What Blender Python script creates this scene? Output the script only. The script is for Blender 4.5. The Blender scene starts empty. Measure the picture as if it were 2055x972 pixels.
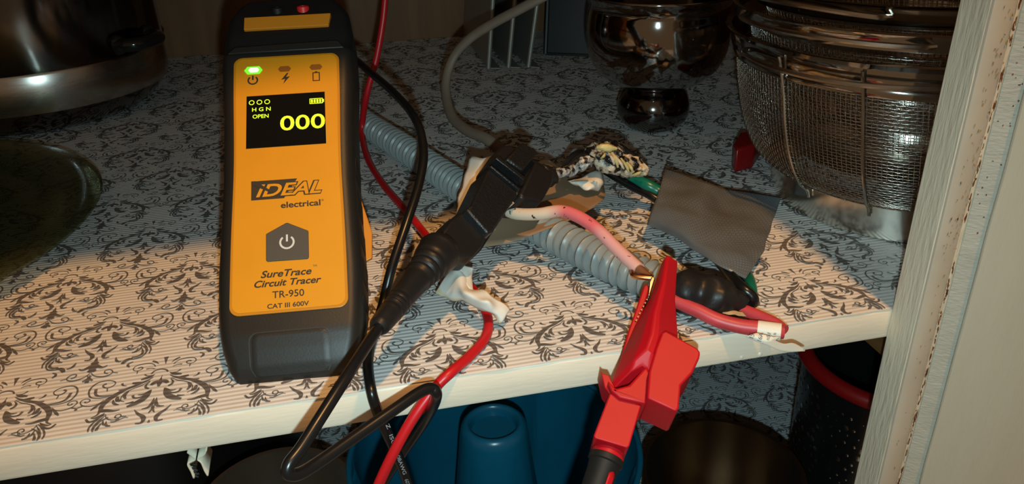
import bpy, bmesh, math, random
import numpy as np
from mathutils import Vector, Matrix, noise
random.seed(7)
sc = bpy.context.scene
COL = sc.collection
# ------------------------------------------------------------------ camera
CAM = Vector((0.0, -0.32300, 0.23662))
_p, _y, _r = math.radians(26.65), math.radians(12.08), math.radians(-1.66)
FWD = Vector((math.sin(_y)*math.cos(_p), math.cos(_y)*math.cos(_p), -math.sin(_p)))
_right = Vector((math.cos(_y), -math.sin(_y), 0.0)); _up = _right.cross(FWD)
RT = math.cos(_r)*_right + math.sin(_r)*_up
UP = -math.sin(_r)*_right + math.cos(_r)*_up
FPX = 1600.0
cd = bpy.data.cameras.new('camera'); cam = bpy.data.objects.new('camera', cd); COL.objects.link(cam)
cd.sensor_fit = 'HORIZONTAL'; cd.sensor_width = 36.0; cd.lens = FPX/2055.0*36.0; cd.clip_start = 0.01; cd.clip_end = 50
cam.matrix_world = Matrix(((RT.x, UP.x, -FWD.x, CAM.x), (RT.y, UP.y, -FWD.y, CAM.y), (RT.z, UP.z, -FWD.z, CAM.z), (0, 0, 0, 1)))
sc.camera = cam
# ------------------------------------------------------------------ world, lamps, exposure
sc.view_settings.view_transform = 'Standard'; sc.view_settings.look = 'None'
sc.view_settings.gamma = 1.0; sc.view_settings.use_curve_mapping = False
sc.view_settings.exposure = 0.0
w = bpy.data.worlds.new('world'); sc.world = w; w.use_nodes = True
w.node_tree.nodes['Background'].inputs[0].default_value = (1.0, 0.62, 0.32, 1)
w.node_tree.nodes['Background'].inputs[1].default_value = 0.16
FLASH_POS = CAM - UP*0.031 + RT*0.006
fl = bpy.data.lights.new('phone_flash', 'SPOT'); fl.spot_size = math.radians(104); fl.spot_blend = 1.0; fl.energy = 6.6; fl.color = (0.64, 0.95, 1.0); fl.shadow_soft_size = 0.0035
flo = bpy.data.objects.new('phone_flash', fl); flo.matrix_world = Matrix.Translation(FLASH_POS) @ cam.matrix_world.to_3x3().to_4x4() @ Matrix.Rotation(math.radians(-4), 4, 'X'); COL.objects.link(flo)
LAMP_POS = Vector((0.30, -0.50, 1.70))
cl = bpy.data.lights.new('ceiling_lamp', 'POINT'); cl.energy = 88.0; cl.color = (1.0, 0.49, 0.15); cl.shadow_soft_size = 0.035
clo = bpy.data.objects.new('ceiling_lamp', cl); clo.location = LAMP_POS; COL.objects.link(clo)

# ------------------------------------------------------------------ pixel -> real plane helpers
def ray(px, py): return FWD + RT*((px-1027.5)/FPX) - UP*((py-486.0)/FPX)
def S(px, py, z=0.0):
    q = ray(px, py); return CAM + q*((z-CAM.z)/q.z)
def aty(px, py, y=0.0):
    q = ray(px, py); return CAM + q*((y-CAM.y)/q.y)
def D(px, py, d): return CAM + ray(px, py)*d
def onplane(px, py, o, n):
    q = ray(px, py); return CAM + q*((o-CAM).dot(n)/q.dot(n))

# ------------------------------------------------------------------ mesh helpers
def link(o, parent=None):
    COL.objects.link(o)
    if parent is not None: o.parent = parent
    return o
def rootmat(o):
    m = o.matrix_basis.copy()
    while o.parent is not None:
        o = o.parent; m = o.matrix_basis @ m
    return m
def mk(name, verts, faces, mat, parent=None, smooth=True, bevel=0.0, seg=2, sub=0, local=False, uv=None, kind=None, solid=0.0, angle=40):
    vs = [Vector(v) for v in verts]
    if parent is not None and not local:
        inv = rootmat(parent).inverted(); vs = [inv @ v for v in vs]
    me = bpy.data.meshes.new(name); me.from_pydata([tuple(v) for v in vs], [], faces); me.validate(); me.update()
    if uv is not None:
        ul = me.uv_layers.new(name='UVMap')
        li = [l.vertex_index for l in me.loops]
        ul.data.foreach_set('uv', [c for i in li for c in uv[i]])
    bm = bmesh.new(); bm.from_mesh(me); bmesh.ops.recalc_face_normals(bm, faces=bm.faces) if solid == 0 and kind != 'stuff' else None
    bm.to_mesh(me); bm.free()
    if smooth:
        for p in me.polygons: p.use_smooth = True
    for m in (mat if isinstance(mat, (list, tuple)) else [mat]): me.materials.append(m)
    o = bpy.data.objects.new(name, me); link(o, parent)
    if solid:
        s = o.modifiers.new('solid', 'SOLIDIFY'); s.thickness = solid; s.offset = 0
        if isinstance(mat, (list, tuple)): s.material_offset = 1; s.offset = -1
    if bevel:
        b = o.modifiers.new('bevel', 'BEVEL'); b.width = bevel; b.segments = seg; b.limit_method = 'ANGLE'; b.angle_limit = math.radians(30)
        b.harden_normals = False
    if sub:
        s = o.modifiers.new('sub', 'SUBSURF'); s.levels = sub; s.render_levels = sub
    if smooth and not sub:
        try: me.set_sharp_from_angle(angle=math.radians(angle))
        except Exception: pass
    if kind: o['kind'] = kind
    return o
def thing(name, label, cat, loc=(0, 0, 0), group=None, matrix=None):
    o = bpy.data.objects.new(name, None); o.empty_display_size = 0.02
    if matrix is not None: o.matrix_basis = matrix
    else: o.location = loc
    COL.objects.link(o); o['label'] = label; o['category'] = cat
    if group: o['group'] = group
    return o
def tag(o, label, cat, group=None):
    o['label'] = label; o['category'] = cat
    if group: o['group'] = group
    return o
def cr(pts, n=8):
    """Catmull-Rom resample of a list of tuples/Vectors (any dimension)."""
    P = np.array([list(p) for p in pts], float)
    if len(P) == 2: return [P[0]+(P[1]-P[0])*t for t in np.linspace(0, 1, n+1)]
    E = np.vstack([2*P[0]-P[1], P, 2*P[-1]-P[-2]]); out = []
    for i in range(1, len(E)-2):
        a, b, c, d = E[i-1], E[i], E[i+1], E[i+2]
        for k in range(n):
            t = k/n
            out.append(0.5*((2*b)+(-a+c)*t+(2*a-5*b+4*c-d)*t*t+(-a+3*b-3*c+d)*t**3))
    out.append(P[-1]); return out
def even(pts, step):
    P = np.array([list(p) for p in pts], float)
    seg = np.linalg.norm(np.diff(P, axis=0), axis=1); s = np.concatenate([[0], np.cumsum(seg)])
    n = max(2, int(round(s[-1]/step))); q = np.linspace(0, s[-1], n+1)
    return [np.array([np.interp(x, s, P[:, k]) for k in range(P.shape[1])]) for x in q], q
def frames(P):
    P = [Vector(p) for p in P]; T = []
    for i in range(len(P)):
        t = P[min(i+1, len(P)-1)]-P[max(i-1, 0)]
        T.append(t.normalized() if t.length > 1e-12 else (T[-1] if T else Vector((1, 0, 0))))
    n = T[0].orthogonal().normalized(); out = []
    for i in range(len(P)):
        n = (n - T[i]*n.dot(T[i])).normalized(); out.append((P[i], T[i], n, T[i].cross(n)))
    return out
def tube_data(P, R, n=10, flat=1.0, caps=True, closed=False):
    fr = frames(P); V = []; F = []; UV = []; m = len(fr)
    for i, (p, t, a, b) in enumerate(fr):
        r = R[i] if hasattr(R, '__len__') else R
        for k in range(n):
            th = 2*math.pi*k/n; V.append(p + a*(r*math.cos(th)) + b*(r*flat*math.sin(th))); UV.append((i/(m-1), k/n))
    for i in range(m-1 if not closed else m):
        j = (i+1) % m
        for k in range(n): F.append((i*n+k, i*n+(k+1) % n, j*n+(k+1) % n, j*n+k))
    if caps and not closed:
        F.append(tuple(range(n-1, -1, -1))); F.append(tuple((m-1)*n+k for k in range(n)))
    return V, F, UV
def tube(name, pts, r, mat, parent=None, n=12, res=8, flat=1.0, caps=True, **kw):
    """pts: control points; r: number or one radius per control point."""
    if hasattr(r, '__len__'):
        Q = cr([list(p)+[q] for p, q in zip(pts, r)], res); P = [q[:3] for q in Q]; R = [max(q[3], 1e-5) for q in Q]
    else:
        P = cr(pts, res); R = r
    V, F, UV = tube_data(P, R, n, flat, caps)
    return mk(name, V, F, mat, parent, uv=UV, **kw)
def lathe(name, prof, c, mat, parent=None, n=48, axis=None, caps=(True, True), smoothprof=0, **kw):
    """prof: (radius, height) list turned about a vertical axis through c (or about 'axis')."""
    if smoothprof: prof = [tuple(p) for p in cr(prof, smoothprof)]
    ax = Vector(axis).normalized() if axis is not None else Vector((0, 0, 1))
    a = ax.orthogonal().normalized() if axis is not None else Vector((1, 0, 0)); b = ax.cross(a); c = Vector(c)
    V = []; F = []
    for r, h in prof:
        for k in range(n):
            t = 2*math.pi*k/n; V.append(c + ax*h + a*(max(r, 1e-5)*math.cos(t)) + b*(max(r, 1e-5)*math.sin(t)))
    m = len(prof)
    for i in range(m-1):
        for k in range(n): F.append((i*n+k, i*n+(k+1) % n, (i+1)*n+(k+1) % n, (i+1)*n+k))
    if caps[0]: F.append(tuple(range(n-1, -1, -1)))
    if caps[1]: F.append(tuple((m-1)*n+k for k in range(n)))
    return mk(name, V, F, mat, parent, **kw)
def ring(name, c, r, rt, mat, parent=None, n=72, m=10, axis=None, flat=1.0, **kw):
    ax = Vector(axis).normalized() if axis is not None else Vector((0, 0, 1))
    a = ax.orthogonal().normalized(); b = ax.cross(a); c = Vector(c); V = []; F = []
    for i in range(n):
        t = 2*math.pi*i/n; d = a*math.cos(t)+b*math.sin(t)
        for k in range(m):
            q = 2*math.pi*k/m; V.append(c + d*(r+rt*math.cos(q)) + ax*(rt*flat*math.sin(q)))
    for i in range(n):
        for k in range(m): F.append((i*m+k, i*m+(k+1) % m, ((i+1) % n)*m+(k+1) % m, ((i+1) % n)*m+k))
    return mk(name, V, F, mat, parent, **kw)
def box(name, lo, hi, mat, parent=None, bevel=0.0, local=False, **kw):
    x0, y0, z0 = lo; x1, y1, z1 = hi
    V = [(x0, y0, z0), (x1, y0, z0), (x1, y1, z0), (x0, y1, z0), (x0, y0, z1), (x1, y0, z1), (x1, y1, z1), (x0, y1, z1)]
    F = [(0, 3, 2, 1), (4, 5, 6, 7), (0, 1, 5, 4), (1, 2, 6, 5), (2, 3, 7, 6), (3, 0, 4, 7)]
    return mk(name, V, F, mat, parent, bevel=bevel, local=local, smooth=bevel > 0, **kw)
def prism(name, poly, h0, h1, ex, ey, ez, o, mat, parent=None, scale_top=1.0, **kw):
    """extrude a 2D outline (in ex, ey about o) from height h0 to h1 along ez."""
    o = Vector(o); cx = sum(p[0] for p in poly)/len(poly); cy = sum(p[1] for p in poly)/len(poly); n = len(poly)
    V = [o+ex*x+ey*y+ez*h0 for x, y in poly] + [o+ex*(cx+(x-cx)*scale_top)+ey*(cy+(y-cy)*scale_top)+ez*h1 for x, y in poly]
    F = [tuple(range(n-1, -1, -1)), tuple(range(n, 2*n))] + [(i, (i+1) % n, n+(i+1) % n, n+i) for i in range(n)]
    return mk(name, V, F, mat, parent, **kw)
def solid_px(name, poly, fr, h0, h1, mat, parent=None, taper=1.0, **kw):
    """a solid whose outline lies on the plane fr=(origin, normal), with thickness from h0 to h1 along the normal."""
    o, nrm = fr; n = len(poly); B = [onplane(x, y, o, nrm) for x, y in poly]; c = sum(B, Vector())/n
    V = [b+nrm*h0 for b in B] + [c+(b-c)*taper+nrm*h1 for b in B]
    F = [tuple(range(n-1, -1, -1)), tuple(range(n, 2*n))] + [(i, (i+1) % n, n+(i+1) % n, n+i) for i in range(n)]
    return mk(name, V, F, mat, parent, **kw)
def sheet(name, grid, mat, parent=None, res=5, jitter=0.0, jscale=60.0, seed=0, thick=0.0004, **kw):
    """grid of control points -> smooth crumpled sheet with thickness; UV follows the grid."""
    rows = [cr([list(p) for p in r], res) for r in grid]; m = len(rows[0])
    cols = [cr([r[i] for r in rows], res) for i in range(m)]; k = len(cols[0])
    V = []; UV = []; F = []
    for i in range(m):
        for j in range(k):
            v = Vector(cols[i][j])
            if jitter: v = v + Vector(noise.noise_vector(v*jscale+Vector((seed*7.1, 3.3*seed, 0)))) * jitter
            V.append(v); UV.append((i/(m-1), j/(k-1)))
    for i in range(m-1):
        for j in range(k-1): F.append((i*k+j, (i+1)*k+j, (i+1)*k+j+1, i*k+j+1))
    return mk(name, V, F, mat, parent, uv=UV, solid=thick, **kw)
def blob(name, c, rad, mat, parent=None, amp=0.3, scale=80.0, seed=0, rot=None, sub=4, **kw):
    bm = bmesh.new(); bmesh.ops.create_icosphere(bm, subdivisions=sub, radius=1.0); V = []; R = rot or Matrix.Identity(3)
    for v in bm.verts:
        d = v.co.copy(); s = Vector((d.x*rad[0], d.y*rad[1], d.z*rad[2]))
        k = 1+amp*noise.fractal(s*scale+Vector((seed*3.7, seed*1.9, seed)), 0.6, 2.0, 4)
        V.append(Vector(c) + R @ (s*k))
    F = [tuple(v.index for v in f.verts) for f in bm.faces]; bm.free()
    return mk(name, V, F, mat, parent, **kw)
_fonts = {}
def text_data(body, size, shear=0.0, bold=0.0, spacing=1.0):
    c = bpy.data.curves.new('t', 'FONT'); c.body = body; c.size = size; c.shear = shear; c.offset = bold
    c.align_x = 'CENTER'; c.align_y = 'CENTER'; c.space_character = spacing; c.resolution_u = 4
    o = bpy.data.objects.new('t', c); COL.objects.link(o)
    dg = bpy.context.evaluated_depsgraph_get(); dg.update()
    me = bpy.data.meshes.new_from_object(o.evaluated_get(dg))
    V = [v.co.copy() for v in me.vertices]; F = [tuple(p.vertices) for p in me.polygons]
    bpy.data.objects.remove(o); bpy.data.curves.remove(c); bpy.data.meshes.remove(me)
    return V, F
def text(name, body, o, ex, ey, ez, size, mat, parent=None, width=None, lift=0.0002, thick=0.00012, local=False, cx=0.0, cy=0.0, **kw):
    """flat raised lettering centred at o; 'width' squeezes it to a measured width."""
    V, F = text_data(body, size, **kw)
    x0 = min(v.x for v in V); x1 = max(v.x for v in V); y0 = min(v.y for v in V); y1 = max(v.y for v in V)
    sx = (width/(x1-x0)) if width else 1.0
    P = [o + ex*((v.x-(x0+x1)/2)*sx+cx) + ey*(v.y-(y0+y1)/2+cy) + ez*lift for v in V]
    return mk(name, P, F, mat, parent, smooth=False, local=local, kind=None)

# ------------------------------------------------------------------ materials
def mat(name, color, rough=0.5, metal=0.0, var=0.0, vscale=30.0, bump=0.0, bscale=200.0, spec=0.5, trans=0.0, ior=1.45, emit=None, estr=0.0, coat=0.0, rvar=0.0, contrast=0.18, color2=None, stretch=None, detail=4.0):
    m = bpy.data.materials.new(name); m.use_nodes = True; nt = m.node_tree; N = nt.nodes; L = nt.links; b = N['Principled BSDF']
    c4 = (color[0], color[1], color[2], 1)
    b.inputs['Base Color'].default_value = c4; b.inputs['Roughness'].default_value = rough; b.inputs['Metallic'].default_value = metal
    b.inputs['Specular IOR Level'].default_value = spec; b.inputs['Transmission Weight'].default_value = trans; b.inputs['IOR'].default_value = ior
    b.inputs['Coat Weight'].default_value = coat
    if emit: b.inputs['Emission Color'].default_value = (emit[0], emit[1], emit[2], 1); b.inputs['Emission Strength'].default_value = estr
    tc = N.new('ShaderNodeTexCoord'); src = tc.outputs['Object']
    if stretch:
        mp = N.new('ShaderNodeMapping'); mp.inputs['Scale'].default_value = stretch; L.new(src, mp.inputs[0]); src = mp.outputs[0]
    if var or color2 or rvar:
        n = N.new('ShaderNodeTexNoise'); n.inputs['Scale'].default_value = vscale; n.inputs['Detail'].default_value = detail; L.new(src, n.inputs['Vector'])
        r = N.new('ShaderNodeValToRGB'); L.new(n.outputs['Fac'], r.inputs[0]); e = r.color_ramp.elements
        e[0].position = 0.5-contrast; e[1].position = 0.5+contrast
        lo = color2 if color2 else tuple(max(0, x*(1-var)) for x in color); hi = color if color2 else tuple(min(1, x*(1+var)) for x in color)
        e[0].color = (lo[0], lo[1], lo[2], 1); e[1].color = (hi[0], hi[1], hi[2], 1)
        if var or color2: L.new(r.outputs[0], b.inputs['Base Color'])
        if rvar:
            mr = N.new('ShaderNodeMapRange'); mr.inputs['To Min'].default_value = max(0.02, rough-rvar); mr.inputs['To Max'].default_value = rough+rvar
            L.new(n.outputs['Fac'], mr.inputs[0]); L.new(mr.outputs[0], b.inputs['Roughness'])
    if bump:
        n2 = N.new('ShaderNodeTexNoise'); n2.inputs['Scale'].default_value = bscale; n2.inputs['Detail'].default_value = 5; L.new(src, n2.inputs['Vector'])
        bp = N.new('ShaderNodeBump'); bp.inputs['Strength'].default_value = bump; bp.inputs['Distance'].default_value = 0.001
        L.new(n2.outputs['Fac'], bp.inputs['Height']); L.new(bp.outputs[0], b.inputs['Normal'])
    return m
def ridged(name, color, rough, period=0.0033, strength=0.55, var=0.05, spec=0.5):
    m = mat(name, color, rough, var=var, vscale=25, spec=spec); nt = m.node_tree; N = nt.nodes; L = nt.links; b = N['Principled BSDF']
    tc = N['Texture Coordinate']; wv = N.new('ShaderNodeTexWave'); wv.wave_type = 'BANDS'; wv.bands_direction = 'Y'; wv.wave_profile = 'SIN'
    wv.inputs['Scale'].default_value = 0.314159/period; wv.inputs['Distortion'].default_value = 1.1; wv.inputs['Detail'].default_value = 1; wv.inputs['Detail Scale'].default_value = 0.25
    L.new(tc.outputs['Object'], wv.inputs['Vector']); bp = N.new('ShaderNodeBump'); bp.inputs['Strength'].default_value = strength; bp.inputs['Distance'].default_value = 0.0009
    L.new(wv.outputs['Fac'], bp.inputs['Height']); L.new(bp.outputs[0], b.inputs['Normal'])
    return m
MOTIF = [
(0,[0.3,1.2,2.4],[(-1.5,5.7),(-1.8,8.9),(-2.1,12.4)]),
(1,[1.2,1.2,0.4],[(-6.8,10.3),(-5.0,9.0),(-3.2,6.7)]),
(1,[0.5,0.6,0.7,0.6,0.6,0.7,0.9],[(-4.5,4.5),(-5.5,6.7),(-8.5,8.5),(-12.3,8.5),(-14.7,7.2),(-15.3,5.0),(-14.4,3.4),(-12.6,3.0),(-10.9,3.9),(-10.8,5.4),(-12.0,5.9),(-13.0,5.2)]),
(1,[0.6,0.5],[(-12.8,3.0),(-12.7,0.2)]),
(1,[0.4,0.6,0.6,1.0],[(-4.3,2.5),(-6.0,3.5),(-7.9,3.6),(-8.7,3.3)]),
(0,[0.9,1.0,0.9],[(-5.5,-1.7),(-4.1,0.7),(-1.2,1.4),(1.4,0.2),(2.5,-1.8)]),
(1,[0.3,2,2.2,1.2],[(-3.5,-2.6),(-5.9,-4.4),(-8.2,-5.3),(-9.7,-5.7)]),
(1,[0.3,0.7,0.9],[(-4.6,-3.0),(-7.1,-3.1),(-8.7,-1.4)]),
(1,[0.5,1.3,2.0,1.8,2.2,2.8,3.0,2.8,2.2,1.2,0.3],[(-4.0,-5.0),(-6.5,-7.3),(-10.8,-9.9),(-15.4,-12.3),(-18.8,-15.1),(-22.1,-18.8),(-24.1,-23.1),(-24.3,-27.2),(-24.9,-30.1),(-27.2,-31.8)]),
(1,[1.5,2.2,1.2],[(-8.9,-8.5),(-11.3,-8.3),(-13.4,-7.7)]),
(1,[1.3,1.5,0.8],[(-13.7,-11.8),(-16.6,-12.4),(-19.0,-12.2)]),
(1,[0.3,1,1.2],[(-15.6,-9.5),(-17.6,-8.6),(-18.3,-6.6)]),
(1,[2.6,2.4,1.6,0.6],[(-24.1,-27.3),(-21.0,-28.0),(-18.1,-29.0),(-15.2,-28.8)]),
(1,[0.5,1.3,1.5,0.4],[(-21.7,-29.6),(-23.7,-31.7),(-25.6,-32.6),(-27.4,-32.1)]),
(1,[0.5,1.2,1.3,1.0],[(-21.6,-31.0),(-24.5,-33.9),(-27.4,-35.1),(-29.4,-32.4)]),
(1,[0.4,0.6,0.6,0.6,0.5],[(-5.0,-7.9),(-8.6,-11.0),(-12.3,-12.9),(-15.1,-15.1),(-16.4,-18.2),(-16.2,-21.4),(-14.4,-22.7)]),
(1,[0.6,1.4,1.6,1.0],[(-13.8,-14.6),(-14.8,-16.4),(-15.1,-18.5),(-14.1,-20.4)]),
(1,[0.5,0.8,1.0,1.4,1.5],[(-17.7,-15.6),(-22.1,-15.7),(-26.7,-15.1),(-29.3,-13.0),(-30.1,-8.4)]),
(1,[0.4,0.7,0.8,0.9,1,0.9,0.8,0.7,0.6,0.6,0.8,1.2],[(-22.3,-16.6),(-27.0,-16.6),(-31.1,-15.0),(-33.0,-10.2),(-32.3,-5.6),(-29.7,-2.7),(-25.6,-2.4),(-22.4,-4.0),(-21.6,-6.2),(-23.1,-8.4),(-25.2,-8.8),(-26.9,-7.4),(-27.3,-5.9),(-25.9,-5.0)]),
(1,[0.7,0.5],[(-24.7,-9.3),(-24.3,-11.8)]),
(1,[0.4,0.6,0.7,0.7,0.6,0.6,0.6,0.9],[(-24.2,-18.9),(-26.4,-21.5),(-29.7,-22.4),(-33.3,-21.1),(-35.0,-18.5),(-34.7,-16.5),(-32.8,-15.8),(-31.0,-16.8),(-31.1,-18.5),(-32.6,-19.0),(-33.0,-17.9)]),
(1,[0.3,1.2,1.6,0.8],[(-24.5,-19.7),(-26.4,-22.6),(-28.8,-26.0)]),
(1,[0.7,0.8,0.9],[(-33.4,-21.5),(-35.5,-22.5),(-36.2,-24.1)]),
(1,[2.2,2.4,1.5],[(-0.9,-9.5),(-2.7,-10.2),(-3.9,-12.1)]),
(0,[0.3,0.4,1.5,3.0,2.0,1.2],[(-1.2,-4.5),(-1.3,-7.9),(-1.5,-9.8),(-1.5,-12.0),(-1.5,-14.0)]),
(1,[0.4,1.0,1.3,1.0],[(-4.8,-8.7),(-6.3,-11.1),(-6.1,-13.5),(-4.5,-14.6)]),
(1,[0.3,2.2,3.4,3.2,1.2],[(-2.9,-16.0),(-4.4,-20.7),(-7.0,-24.2),(-10.0,-26.2),(-12.4,-27.3)]),
(1,[0.3,1.2,1.2,0.4],[(-3.3,-16.0),(-5.5,-18.6),(-7.2,-19.1),(-8.9,-18.7)]),
(1,[0.3,0.7,0.9,1.4],[(-4.0,-17.9),(-7.2,-21.0),(-10.2,-20.9),(-11.2,-18.5)]),
(1,[1.2,0.9,0.4],[(-9.9,-24.0),(-11.8,-24.5),(-13.5,-24.6)]),
(1,[0.3,1.4,1.9,1.3,0.4],[(-0.6,-23.4),(-0.8,-27.2),(-2.1,-30.3),(-5.1,-31.1)]),
(1,[0.3,1.4,1.2,0.3],[(0.4,-29.1),(-0.0,-31.9),(-1.4,-35.2)]),
(1,[0.3,1.2,1.8,2.4,1.4,0.8],[(-8.3,-30.8),(-6.1,-34.4),(-3.6,-37.0),(-2.7,-39.6),(-3.6,-42.0),(-6.1,-41.7)]),
(1,[0.4,1.4,1.4,0.4],[(-19.8,-20.0),(-19.3,-22.5),(-17.8,-24.1),(-16.4,-24.6)]),
(1,[0.8,2,2,0.6],[(-18.3,-17.7),(-17.9,-20.6),(-16.3,-22.2)]),
(1,[0.4,0.6,0.6,0.6,0.6,0.6,0.8],[(-21.0,-30.9),(-20.2,-33.7),(-18.0,-35.9),(-15.4,-36.3),(-13.6,-34.4),(-14.2,-32.7),(-15.8,-32.8),(-16.3,-34.4),(-15.4,-34.9)]),
(1,[0.6,0.4],[(-13.6,-34.3),(-11.1,-34.9)]),
(1,[0.4,0.9,1,0.6],[(-21.4,-30.8),(-24.9,-35.7),(-26.4,-39.9),(-26.0,-43.5)]),
(1,[0.4,1,1.2,0.8],[(-21.1,-32.1),(-23.3,-36.1),(-24.5,-40.4),(-24.0,-43.8)]),
(1,[0.4,1,1.2,0.8],[(-21.2,-35.1),(-20.5,-38.5),(-18.2,-39.8)]),
(1,[0.4,0.8,0.8,0.8,0.8,0.6],[(-19.3,-33.4),(-22.7,-36.6),(-24.3,-41.5),(-22.9,-45.6),(-19.1,-47.1),(-16.2,-46.4)]),
(1,[0.5,1.4,1.4,1.2],[(-21.6,-37.6),(-22.7,-42.4),(-20.8,-45.0),(-17.8,-45.2)]),
(1,[0.4,1.2,0.8],[(-19.5,-36.7),(-19.0,-39.9),(-17.0,-40.5)]),
(1,[1.0,2.2,2.4,1.6],[(-18.5,-46.3),(-16.3,-46.8),(-14.7,-48.6),(-14.1,-50.3)]),
(1,[0.4,1.3,1.4,0.8],[(-9.7,-43.1),(-10.4,-46.1),(-11.9,-47.8),(-13.2,-47.7)]),
(1,[0.4,1,1.4,0.8],[(-19.4,-49.7),(-17.5,-51.0),(-17.2,-52.6),(-18.4,-54.5)]),
(1,[0.4,0.6,0.6,0.5,0.9],[(-17.6,-37.5),(-15.8,-37.9),(-14.2,-36.6),(-14.7,-35.2),(-15.3,-36.9)]),
(1,[0.5,0.6,0.3],[(-14.6,-37.4),(-11.8,-35.9),(-10.0,-36.3)]),
(0,[0.4,1.6,2],[(-1.6,-40.7),(-1.6,-43.3),(-1.6,-45.5)]),
(1,[1.6,2.2,1.8,0.4],[(1.6,-45.2),(-1.5,-48.6),(-4.7,-51.1),(-6.9,-49.6)]),
(1,[1.6,2.4,1.8],[(-1.8,-49.7),(-0.3,-51.7),(-1.7,-53.6)]),
(0,[1.2,3.4,3,0.8],[(-1.3,-49.0),(-1.7,-50.5),(-1.8,-52.6),(-2.0,-54.3)]),
(1,[0.4,0.6,0.7,0.7,0.6,0.6,0.6,0.8],[(-0.2,-55.0),(-2.7,-58.3),(-6.9,-59.8),(-10.0,-58.7),(-10.8,-56.4),(-8.9,-54.0),(-6.8,-54.5),(-7.0,-56.6),(-8.8,-57.6)]),
(1,[0.6,0.5],[(-10.9,-57.2),(-13.6,-58.2)]),
(0,[0.4,1.4,2.2],[(-1.6,-56.9),(-1.7,-60.0),(-1.9,-63.3)]),
(1,[0.4,1.6,1.0],[(1.0,-57.5),(-0.4,-60.1),(-2.4,-62.0)])]

M = {}
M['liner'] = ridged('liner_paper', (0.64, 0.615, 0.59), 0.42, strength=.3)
M['shadeliner'] = ridged('shaded_liner', (0.47, 0.49, 0.50), 0.45, strength=.25)  # same paper, darkened to put the lower floor's dimness into its colour
M['ink'] = ridged('liner_ink', (0.125, 0.108, 0.10), 0.5, var=0.12, strength=.3)
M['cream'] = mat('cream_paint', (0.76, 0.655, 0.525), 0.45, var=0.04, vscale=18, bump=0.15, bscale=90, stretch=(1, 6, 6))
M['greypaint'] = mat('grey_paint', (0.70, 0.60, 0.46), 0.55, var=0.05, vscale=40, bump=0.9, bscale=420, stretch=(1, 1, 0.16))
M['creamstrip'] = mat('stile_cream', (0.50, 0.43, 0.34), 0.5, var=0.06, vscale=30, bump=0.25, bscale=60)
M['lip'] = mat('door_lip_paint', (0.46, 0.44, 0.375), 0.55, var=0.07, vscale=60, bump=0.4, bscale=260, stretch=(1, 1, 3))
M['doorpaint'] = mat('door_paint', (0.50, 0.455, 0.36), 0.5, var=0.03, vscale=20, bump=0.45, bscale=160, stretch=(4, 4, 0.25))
M['rust'] = mat('rust', (0.16, 0.055, 0.022), 0.9, var=0.5, vscale=300, bump=0.6, bscale=500)
M['stain'] = mat('paint_stain', (0.36, 0.24, 0.12), 0.7, var=0.3, vscale=200)
M['brownwood'] = mat('brown_wood', (0.20, 0.092, 0.028), 0.5, color2=(0.13, 0.056, 0.016), vscale=9, stretch=(7, 7, 0.6))
M['cleatwood'] = mat('cleat_wood', (0.20, 0.095, 0.03), 0.55, color2=(0.10, 0.042, 0.013), vscale=60, stretch=(1, 0.1, 1.5))
M['darkwall'] = mat('dark_wall', (0.05, 0.03, 0.02), 0.7)

# ------------------------------------------------------------------ setting
def structure(o): o['kind'] = 'structure'; return o
structure(box('wall_back', (-0.62, 0.77, -0.32), (0.62, 0.785, 0.60), M['brownwood']))
structure(box('wall_left', (-0.635, 0.0, -0.32), (-0.62, 0.785, 0.60), M['brownwood']))
structure(box('wall_right', (0.62, 0.0, -0.32), (0.635, 0.785, 0.60), M['brownwood']))
structure(box('ceiling', (-0.635, -0.019, 0.51), (0.635, 0.785, 0.53), M['cream']))
flr = structure(box('floor', (-0.635, -0.019, -0.32), (0.635, 0.785, -0.3012), M['cream']))

# right stile of the face frame
st = thing('face_frame_stile', 'rough off-white painted wooden cabinet stile at the right end of the shelf', 'cabinet frame', (0.283, 0, 0))
box('post', (0.283, -0.019, -0.5), (0.345, 0.0, 0.60), M['greypaint'], st, bevel=0.0008)
V = []; F = []; n = 60                                                 # front face: cream coat with a soft rounded left edge
for i in range(n+1):
    z = -0.5+1.1*i/n
    wob = 0.0004*noise.noise(Vector((0, 0, z*40)))
    for (x, y) in ((0.2832+wob, -0.0185), (0.2835+wob, -0.0199), (0.2848+wob, -0.0207), (0.2885, -0.0212), (0.2925, -0.0210), (0.2955, -0.0203), (0.2962, -0.0188)):
        V.append((x, y, z))
for i in range(n):
    for k in range(6): F.append((i*7+k, i*7+k+1, (i+1)*7+k+1, (i+1)*7+k))
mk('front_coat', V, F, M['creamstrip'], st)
def flecks(name, pts, m, parent, nrm, seed=0, kind='stuff'):
    """small irregular chips lying on a surface: (centre, half width, half height)"""
    rnd = random.Random(seed); V = []; F = []; nrm = Vector(nrm).normalized(); ex = Vector((0, 0, 1)).cross(nrm).normalized(); ez = nrm.cross(ex)
    for c, a, b in pts:
        k = rnd.randint(6, 9); s = len(V); c = Vector(c)
        for i in range(k):
            t = 2*math.pi*i/k; q = rnd.uniform(0.5, 1.1); V.append(c+ex*(a*q*math.cos(t))+ez*(b*q*math.sin(t)))
        F.append(tuple(range(s, s+k)))
    o = mk(name, V, F, m, parent, smooth=False, kind=kind); return o
rnd = random.Random(4); P = []; Q = []
for i in range(210):                                                   # rust along the hinge gap
    z = rnd.uniform(-0.12, 0.17); 
    if noise.noise(Vector((0, 3, z*30))) < -0.15: continue
    P.append(((0.2957+rnd.uniform(-0.0006, 0.0006), -0.02125, z), rnd.uniform(0.0002, 0.0009), rnd.uniform(0.0006, 0.0030)))
flecks('rust_flakes', P, M['rust'], st, (0.35, -1, 0), 2)
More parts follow.
